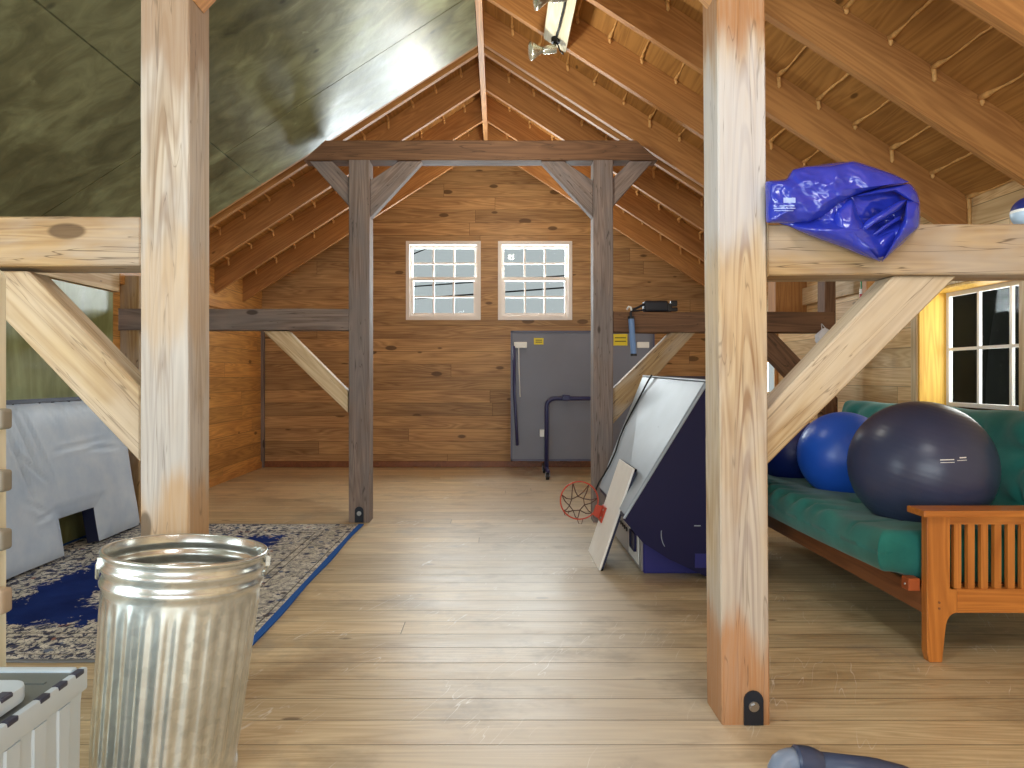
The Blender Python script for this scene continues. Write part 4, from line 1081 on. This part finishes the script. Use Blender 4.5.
# ---- blue vinyl tarp on the front right beam
def tarp():
    t = thing('blue_tarp', px(845, 225, 2.86), 'crumpled shiny blue vinyl tarp bundled on the front right tie beam', 'tarp')
    def Z5(pts): return [Vector((760+a/5.69, 150+b/5.69)) for a, b in pts]
    def creases(p, k, amp):
        q2 = Vector((p.x*0.040-p.y*0.025, p.y*0.045+p.x*0.012, k))
        return amp*(1-2.4*abs(noise.noise(q2)))+amp*0.35*(1-2.4*abs(noise.noise(q2*2.4)))
    def lump(name, out, ctr, Yb, h, power=0.5, seed=0.0, cr=0.006, smoothf=0.6, NU=120, NV=30, dent=None, thick=0.05, tilt=(0, 0), hang=True):
        """cushion of sheet with outline out, bulging towards the room; its back is a shallower bulge"""
        c = Vector(ctr); n = len(out)
        def bpt(u):
            f = u*n; i = int(f) % n; fr = f-int(f); p0, p1, p2, p3 = out[i-1], out[i], out[(i+1) % n], out[(i+2) % n]
            a = 0.5*((2*p1)+(p2-p0)*fr+(2*p0-5*p1+4*p2-p3)*fr**2+(3*p1-p0-3*p2+p3)*fr**3)
            return a*smoothf+(p1*(1-fr)+p2*fr)*(1-smoothf)
        def base(p):
            Y = Yb+tilt[0]*(p.x-c.x)+tilt[1]*(p.y-c.y)
            if hang: Y = Y*(1-sm(219, 231, p.y))+min(Y, Y1-0.02)*sm(219, 231, p.y)
            return Y
        def front(u, v):
            r_ = 1-v; p = c+(bpt(u)-c)*r_
            e = (1-r_*r_)**power
            d = h*e+creases(p, seed, cr)*min(1, v*9)
            if dent: d -= dent[2]*math.exp(-((p.x-dent[0])**2+(p.y-dent[1])**2)/(2*dent[3]**2))
            Y = base(p)-d; return px(p.x, p.y, Y)
        def backf(u, v):
            r_ = 1-v; p = c+(bpt(u)-c)*r_
            Y = base(p)+(thick if p.y < 215 else 0.0)*math.sqrt(max(0, 1-r_*r_)); return px(p.x, p.y, base(p))+Vector((0, Y-base(p), 0))
        m = MB(); m.grid(NU, NV, front, wrap=True); m.grid(NU, 8, backf, wrap=True)
        bmesh.ops.remove_doubles(m.bm, verts=m.bm.verts, dist=0.0008)
        return m.build(name, 'tarp_blue', parent=t, smooth=True, ang=1.1), front, bpt, c
    out = [Vector(p) for p in [(768, 205), (767, 192), (772, 182), (786, 179), (791, 172), (808, 167), (832, 163), (853, 162), (875, 169), (893, 178), (908, 184), (917, 193), (920, 208), (919, 226), (905, 241), (893, 252), (881, 261), (862, 256), (848, 250), (832, 244), (815, 238), (800, 232), (790, 227), (776, 222)]]
    lump('sheet', out, (850, 208), 2.86, 0.12, 0.45, 1.3, 0.010, NU=180, NV=50, dent=(881, 226, 0.08, 11), thick=0.17)
    # flap wrapped over the top from the left
    B = Z5([(33, 300), (32, 180), (150, 166), (185, 112), (270, 92), (400, 86), (530, 63), (640, 96), (760, 138), (850, 182), (800, 186), (720, 205), (600, 240), (520, 272), (450, 308), (400, 347), (350, 388), (310, 402), (270, 417), (120, 417), (36, 412)])
    fl, front, bpt, c = lump('fold', B, tuple(Z5([(330, 245)])[0]), 2.765, 0.075, 0.40, 4.1, 0.010, 0.35, NU=150, NV=36, tilt=(-0.0003, 0), hang=False, thick=0.02)
    lump('fold', Z5([(520, 266), (640, 228), (740, 206), (850, 190), (895, 245), (908, 310), (840, 284), (760, 240), (640, 258)]), tuple(Z5([(775, 222)])[0]), 2.755, 0.05, 0.5, 7.7, 0.006, NU=80, NV=16, tilt=(0.0006, 0), thick=0.01)
    lump('fold', Z5([(565, 452), (600, 402), (690, 345), (790, 288), (836, 284), (800, 338), (710, 400), (630, 440), (580, 474)]), tuple(Z5([(700, 374)])[0]), 2.745, 0.055, 0.5, 2.2, 0.005, NU=80, NV=16, thick=0.01)
    lump('fold', Z5([(836, 284), (905, 300), (911, 400), (902, 445), (832, 505), (765, 575), (690, 640), (735, 555), (778, 470), (815, 390)]), tuple(Z5([(838, 425)])[0]), 2.75, 0.06, 0.5, 9.4, 0.006, NU=90, NV=18, thick=0.01)
    lump('fold', Z5([(522, 268), (565, 370), (602, 445), (580, 500), (548, 560), (612, 592), (690, 640), (560, 578), (470, 520), (415, 440), (430, 345)]), tuple(Z5([(518, 450)])[0]), 2.75, 0.06, 0.5, 5.5, 0.007, NU=90, NV=18, thick=0.01)
    lump('fold', Z5([(612, 500), (690, 432), (792, 372), (806, 392), (730, 442), (650, 500)]), tuple(Z5([(715, 432)])[0]), 2.755, 0.04, 0.5, 6.5, 0.004, NU=60, NV=12, thick=0.01)
    lump('fold', Z5([(640, 520), (700, 480), (790, 445), (770, 510), (720, 570), (660, 600), (600, 580)]), tuple(Z5([(695, 530)])[0]), 2.765, 0.04, 0.5, 3.5, 0.005, NU=60, NV=14, thick=0.01)
    # faded printed panel on the left flap
    ang_u = [(math.atan2((bpt(k/720)-c).y, (bpt(k/720)-c).x), k/720) for k in range(720)]
    def surf(x, y):
        d = Vector((x, y))-c; ang = math.atan2(d.y, d.x)
        u = min(ang_u, key=lambda q_: abs(((q_[0]-ang+math.pi) % (2*math.pi))-math.pi))[1]
        return front(u, 1-min(0.99, d.length/((bpt(u)-c).length)))+Vector((0, -0.004, 0))
    for (xa, xb, yt, yb) in [(783, 795, 198, 203), (779, 794, 205.5, 206.6), (773, 795, 208, 209), (774, 793, 210.5, 211.3)]:
        N = 8; lab = MB(); T = lab.verts([surf(xa+(xb-xa)*k/N, yt) for k in range(N+1)]); B_ = lab.verts([surf(xa+(xb-xa)*k/N, yb) for k in range(N+1)])
        for k in range(N): lab.face([T[k], T[k+1], B_[k+1], B_[k]])
        lab.build('print', M.get('tarp_print') or plain('tarp_print', (150, 168, 226), 0.4), parent=fl)
tarp()

# ---- small striped ball on the same beam
def beach_ball():
    r = 0.068; c = Vector((2.275, 2.89, 2.083+r+0.002))
    t = thing('striped_ball', (c.x, c.y, c.z-r), 'small blue and white ball on the tie beam at the right edge', 'ball')
    def zone(name, a0, a1, mat, k=1.0):
        prof = [(max(1e-4, r*k*math.sin(a)), -r*k*math.cos(a)) for a in [a0+(a1-a0)*i/14 for i in range(15)]]
        MB().lathe(prof, 40, c).build(name, mat, parent=t, smooth=True)
    zone('upper_shell', math.radians(98), math.pi, 'ball_navy'); zone('white_band', math.radians(88), math.radians(98), 'label_white', 1.005)
    zone('lower_shell', math.radians(40), math.radians(88), 'ball_pale'); zone('base', 0, math.radians(40), 'label_white', 1.004)
beach_ball()

# ---- black straps with a blue handle over the far right beam
def straps():
    Yb = Y2+0.09; zt = 2.09
    t = thing('exercise_strap', (1.55, Yb, zt), 'black strap bundle with a blue foam handle hanging over the far right beam', 'exercise strap')
    m = MB(); xa, xb = (643-VX)/F*Yb, (667-VX)/F*Yb
    m.box(xa, xb, Yb-0.07, Yb+0.05, zt+0.004, zt+0.115).bevel(0.03, 3)
    m.build('pouch', plain('strap_black', (28, 30, 40), 0.6), parent=t, smooth=True, ang=0.7)
    b = MB(); xc = xb+0.05
    b.box(xb-0.01, xb+0.04, Yb-0.05, Yb+0.03, zt+0.003, zt+0.09).box(xb+0.02, xb+0.10, Yb-0.04, Yb+0.02, zt+0.01, zt+0.05).box(xb+0.03, xb+0.10, Yb-0.03, Yb+0.02, zt+0.06, zt+0.12).bevel(0.012, 2).build('buckle', 'black_rubber', parent=t, smooth=True, ang=0.7)
    xh = (631-VX)/F*(Y2-0.03)
    MB().tube([(xa+0.02, Yb-0.05, zt+0.09), (xa-0.05, Yb-0.06, zt+0.05), (xh+0.02, Yb-0.08, zt+0.02), (xh, Y2-0.02, zt-0.005), (xh, Y2-0.035, zt-0.10)], 0.012, 8).build('strap', 'strap_black', parent=t, smooth=True)
    MB().tube([(xa+0.03, Yb-0.02, zt+0.03), (xa-0.06, Yb-0.03, zt+0.016), (xh+0.03, Yb-0.04, zt+0.014)], 0.010, 8).build('strap', 'strap_black', parent=t, smooth=True)
    MB().tube([(xh-0.035, Y2+0.0, zt+0.02), (xh-0.02, Y2-0.015, zt+0.05), (xh+0.0, Y2-0.025, zt+0.04), (xh+0.004, Y2-0.03, zt+0.01)], 0.010, 8).build('hook', 'label_white', parent=t, smooth=True)
    hz1, hz0 = EYE+(VY-318)/F*Y2, EYE+(VY-355)/F*Y2
    h = MB().tube([(xh, Y2-0.035, hz1), (xh+0.012, Y2-0.035, (hz0+hz1)/2), (xh+0.026, Y2-0.035, hz0)], 0.029, 14).build('handle', 'handle_blue', parent=t, smooth=True, ang=0.7)
    for z, x in ((hz1, xh), (hz0, xh+0.026)): MB().tube([(x, Y2-0.035, z-0.012), (x, Y2-0.035, z+0.012)], 0.032, 14).build('end_cap', 'black_rubber', parent=h, smooth=True, ang=0.7)
straps()

# ---- green pole and white bag at the right wall
def pole():
    Yp = 6.0; bot = px(862.5, 352, Yp); top = Vector((px(861, 278, Yp).x, Yp, rz(px(861, 278, Yp).x)+0.01))
    t = thing('green_pole', bot, 'thin green pole with a printed label, hanging behind the wide pale brace', 'pole')
    def Q(y): return px(862, y, Yp)
    MB().tube([bot, Q(305), Q(304), Q(292), Q(291), top], [0.020, 0.020, 0.018, 0.018, 0.012, 0.012], 12).build('shaft', 'green_pole', parent=t, smooth=True, ang=0.6)
    MB().tube([Q(304), Q(289)], 0.0205, 12, caps=False).build('label', 'label_white', parent=t, smooth=True)
    MB().tube([Q(302), Q(294)], 0.0212, 12, caps=False).build('label_band', 'label_red', parent=t, smooth=True)
pole()
def bag():
    c = px(824, 339, 6.64)
    t = thing('plastic_bag', (c.x, c.y, c.z-0.09), 'small white plastic bag hanging from the right wall post', 'bag')
    m = MB()
    def f(u, v):
        a = 2*math.pi*u; rr = 0.085*math.sin(math.pi*min(1, max(0.02, v)))**0.6*(1+0.35*noise.noise(Vector((math.cos(a)*2, math.sin(a)*2, v*4))))
        return (c.x+rr*math.cos(a)*1.0, c.y+rr*math.sin(a)*0.4-0.01, c.z-0.09+0.2*v)
    m.grid(28, 16, f, wrap=True); m.build('sack', 'bag_white', parent=t, smooth=True)
    MB().tube([(c.x-.02, c.y, c.z+.1), (c.x, c.y+.06, c.z+.16), (c.x+.02, c.y, c.z+.1)], 0.005, 6).build('handle', 'bag_white', parent=t, smooth=True)
    MB().box(c.x-.06, c.x-.02, c.y-.06, c.y-.045, c.z-.07, c.z-.02).build('printed_patch', 'ball_navy', parent=t)
bag()

# ---- floodlights on a plank under the rafters
def lamp():
    ya, yb = 4.95, 5.99; xa, xb = 0.405, 0.60
    def zb(x): return rz(x)-0.001
    t = thing('floodlight_fixture', (0.5, 5.9, rz(0.5)), 'pale plank with two swivelling floodlight bulbs under the right rafters', 'light fixture')
    m = MB().prism([(xa, zb(xa)-0.04), (xb, zb(xb)-0.04), (xb, zb(xb)), (xa, zb(xa))], ya, yb)
    m.bevel(0.004, 1).build('plank', 'cream_wood', parent=t, loc=(xa, yb, zb(xa)), rot=axis_rot((0, -1, 0), Vector((1, 0, 0))))
    for (Y, tip) in ((5.86, px(522, 54, 5.7)), (5.06, px(534, -6, 5.35))):
        base = Vector((0.50, Y, zb(0.5)-0.045))
        bx = MB().tube([base+Vector((0, 0, 0.01)), base+Vector((0, 0, -0.035))], 0.038, 18).build('lamp_base', 'black_rubber', parent=t, smooth=True, ang=0.6)
        aim = px(524, 52, 5.6) if Y > 5.6 else px(536, 8, 5.1)
        k1 = base+Vector((-0.03, -0.03, -0.10)); 
        joint = Vector((base.x-0.06, base.y-0.06, base.z-0.12))
        MB().tube([base+Vector((0, 0, -0.03)), base+Vector((-0.02, -0.02, -0.07)), joint], 0.014, 10).build('arm', 'lamp_chrome', parent=t, smooth=True)
        d = Vector((-1, -0.15, -0.16)).normalized()
        s0 = joint-d*0.06
        MB().tube([s0, s0+d*0.10, s0+d*0.115], [0.034, 0.036, 0.028], 16).build('socket', 'lamp_chrome', parent=t, smooth=True, ang=0.7)
        q0 = s0+d*0.11
        MB().tube([q0, q0+d*0.03, q0+d*0.06, q0+d*0.10, q0+d*0.118, q0+d*0.124], [0.022, 0.03, 0.048, 0.075, 0.078, 0.05], 20).build('bulb', 'lamp_chrome', parent=t, smooth=True)
    MB().tube([(0.515, 4.95, zb(.515)-.05), (0.52, 5.3, zb(.52)-.055), (0.51, 5.6, zb(.51)-.06), (0.50, 5.84, zb(.5)-.05)], 0.010, 8).build('cable', 'cable_black', parent=t, smooth=True)
    MB().tube([(0.51, 5.86, zb(.51)-.06), (0.54, 5.9, zb(.54)-.10), (0.575, 5.95, zb(.57)-.09), (0.575, 5.985, zb(.575)-.045)], 0.006, 8).build('cable', 'cable_black', parent=t, smooth=True)
lamp()

# ---- vacuum wand on the floor
def wand():
    Y = 2.36
    t = thing('vacuum_wand', (1.2, Y, 0), 'grey-blue vacuum wand with an elbow on the floor at the bottom edge', 'vacuum wand')
    def at(x, y): return px(x, y, Y)
    el = [Vector((1.00, 2.30, 0.042)), Vector((0.995, 2.315, 0.06)), at(783, 768), at(789, 763), at(798, 760), at(806, 760)]
    MB().tube([(1.12, 2.16, 0.045), (1.06, 2.22, 0.045), (1.02, 2.28, 0.05), (1.005, 2.33, 0.065), (1.012, 2.35, 0.080), (1.025, 2.362, 0.091), (1.042, 2.368, 0.098), (1.06, 2.37, 0.102), (1.08, 2.37, 0.103)], 0.042, 18).build('elbow', 'hose_grey', parent=t, smooth=True)
    MB().tube([(1.072, 2.37, 0.103), (1.078, 2.37, 0.103), (1.12, 2.37, 0.099), (1.14, 2.37, 0.095), (1.16, 2.37, 0.092)], [0.044, 0.051, 0.050, 0.047, 0.040], 20).build('collar', 'hose_blue', parent=t, smooth=True, ang=0.7)
    t.location.x -= 0.03
    MB().tube([(1.15, 2.37, 0.092), (1.33, 2.37, 0.074), (1.36, 2.37, 0.069), (1.45, 2.365, 0.05), (1.52, 2.36, 0.03)], [0.040, 0.038, 0.038, 0.036, 0.028], 18).build('pipe', 'hose_blue', parent=t, smooth=True)
WAND = wand()

# ================================================================ outside
struct(MB().box(-60, 60, -60, 60, -3.2, -3.0).build('ground', 'ground', loc=(0, 0, -3)))
for (pa, pb, lab, r_) in (((406, 257, 30), (440, 243, 30), 'dark power cable crossing the top of the left gable window', 0.045), ((406, 287, 30), (434, 285, 30), 'short dark power cable across the left gable window middle', 0.05),
                      ((430, 297.5, 30), (573, 287, 30), 'dark power cable sloping across both gable windows', 0.06), ((530, 280, 30), (573, 276.5, 30), 'thin power cable in the right gable window', 0.035)):
    a, b_ = px(*pa), px(*pb); d = (b_-a)
    lo, hi = a-d.normalized()*(14 if 'short' not in lab and 'thin' not in lab else 0.4), b_+d.normalized()*(14 if 'top' not in lab else 0.2)
    tag(MB().tube([lo, (lo+hi)/2+Vector((0, 0, -0.0)), hi], r_*0.6, 8).build('power_cable', 'cable_black'), lab, 'power cable', 'power cables outside')
def hedge():  # hedge added so that the right window's panes show dark
    m = MB()
    for k in range(11):
        m.sphere((8.6+random.uniform(-.3, .3), 4.2+k*1.25, 0.6+random.uniform(-.3, .3)), 2.2, 40, 28, (0.7, 0.8, 2.0))
    for v in m.bm.verts: v.co += Vector((1, 1, 1))*0.18*noise.noise(v.co*2.2)+Vector((0, 0, 0.25*noise.noise(v.co*0.9)))
    o = m.build('added_hedge', 'hedge', smooth=True); tag(o, 'dark hedge added outside to darken the right window panes', 'hedge', kind='stuff')
hedge()

# ================================================================ light
w = bpy.data.worlds.new('sky'); bpy.context.scene.world = w; w.use_nodes = True
bg = w.node_tree.nodes['Background']; bg.inputs[0].default_value = (0.84, 0.90, 0.91, 1); bg.inputs[1].default_value = 0.60
def area(name, loc, rot, sx, sy, e, col=(1, 1, 1), spread=math.pi):
    l = bpy.data.lights.new(name, 'AREA'); l.shape = 'RECTANGLE'; l.size = sx; l.size_y = sy; l.energy = e; l.color = col; l.spread = spread
    o = bpy.data.objects.new(name, l); C.objects.link(o); o.location = loc; o.rotation_euler = rot; return o
R90 = math.pi/2
area('door_daylight', (-0.1, YB-0.05, 1.4), (R90, 0, 0), 4.4, 2.3, 190, (0.86, 0.95, 1.0))
area('left_window_daylight', (XL-0.5, 0.15, 1.3), (R90, 0, -R90), 2.9, 1.9, 290, (0.86, 0.95, 1.0))
area('right_window_daylight', (XR+0.6, 5.15, 1.75), (R90, 0, R90), 1.1, 0.95, 26, (1.0, 0.97, 0.9))
area('far_right_window_daylight', (XR+0.6, 9.08, 1.75), (R90, 0, R90), 0.95, 0.95, 45, (1.0, 0.97, 0.92))
area('gable_window_daylight', (-0.87, YF+0.45, 3.0), (-R90, 0, 0), 1.1, 1.2, 170, (0.93, 0.97, 1.0))
area('gable_window_daylight', (0.59, YF+0.45, 3.0), (-R90, 0, 0), 1.1, 1.2, 170, (0.93, 0.97, 1.0))
def point(loc, e, col, r=0.08):
    l = bpy.data.lights.new('fill_or_floodlight', 'POINT'); l.energy = e; l.color = col; l.shadow_soft_size = r
    o = bpy.data.objects.new('fill_or_floodlight', l); C.objects.link(o); o.location = loc
point((-1.3, 0.8, 3.2), 80, (0.96, 0.98, 1.0), 0.35)  # added fill light above the view, no fixture behind it
point((1.3, 0.8, 3.2), 80, (0.96, 0.98, 1.0), 0.35)  # its twin on the right, likewise added fill
point((0.0, 5.45, 3.7), 48, (1, 0.95, 0.82), 0.06)  # light of the floodlight pair, set below the bulbs
point((0.25, 8.9, 3.7), 44, (1, 0.95, 0.82), 0.06)  # fill light added to brighten the far bay, no fixture there

# ================================================================ camera
cam = bpy.data.cameras.new('camera'); cam.sensor_width = 36; cam.lens = 36*F/1024
cam.shift_x = (512-VX)/1024; cam.shift_y = -(384-VY)/1024; cam.clip_start = 0.05
co = bpy.data.objects.new('camera', cam); C.objects.link(co); co.location = (0, 0, EYE); co.rotation_euler = (R90, 0, 0)
sc = bpy.context.scene; sc.camera = co
sc.view_settings.view_transform = 'Standard'; sc.view_settings.look = 'None'; sc.view_settings.exposure = 0.0; sc.view_settings.gamma = 1.0
sc.view_settings.use_curve_mapping = False
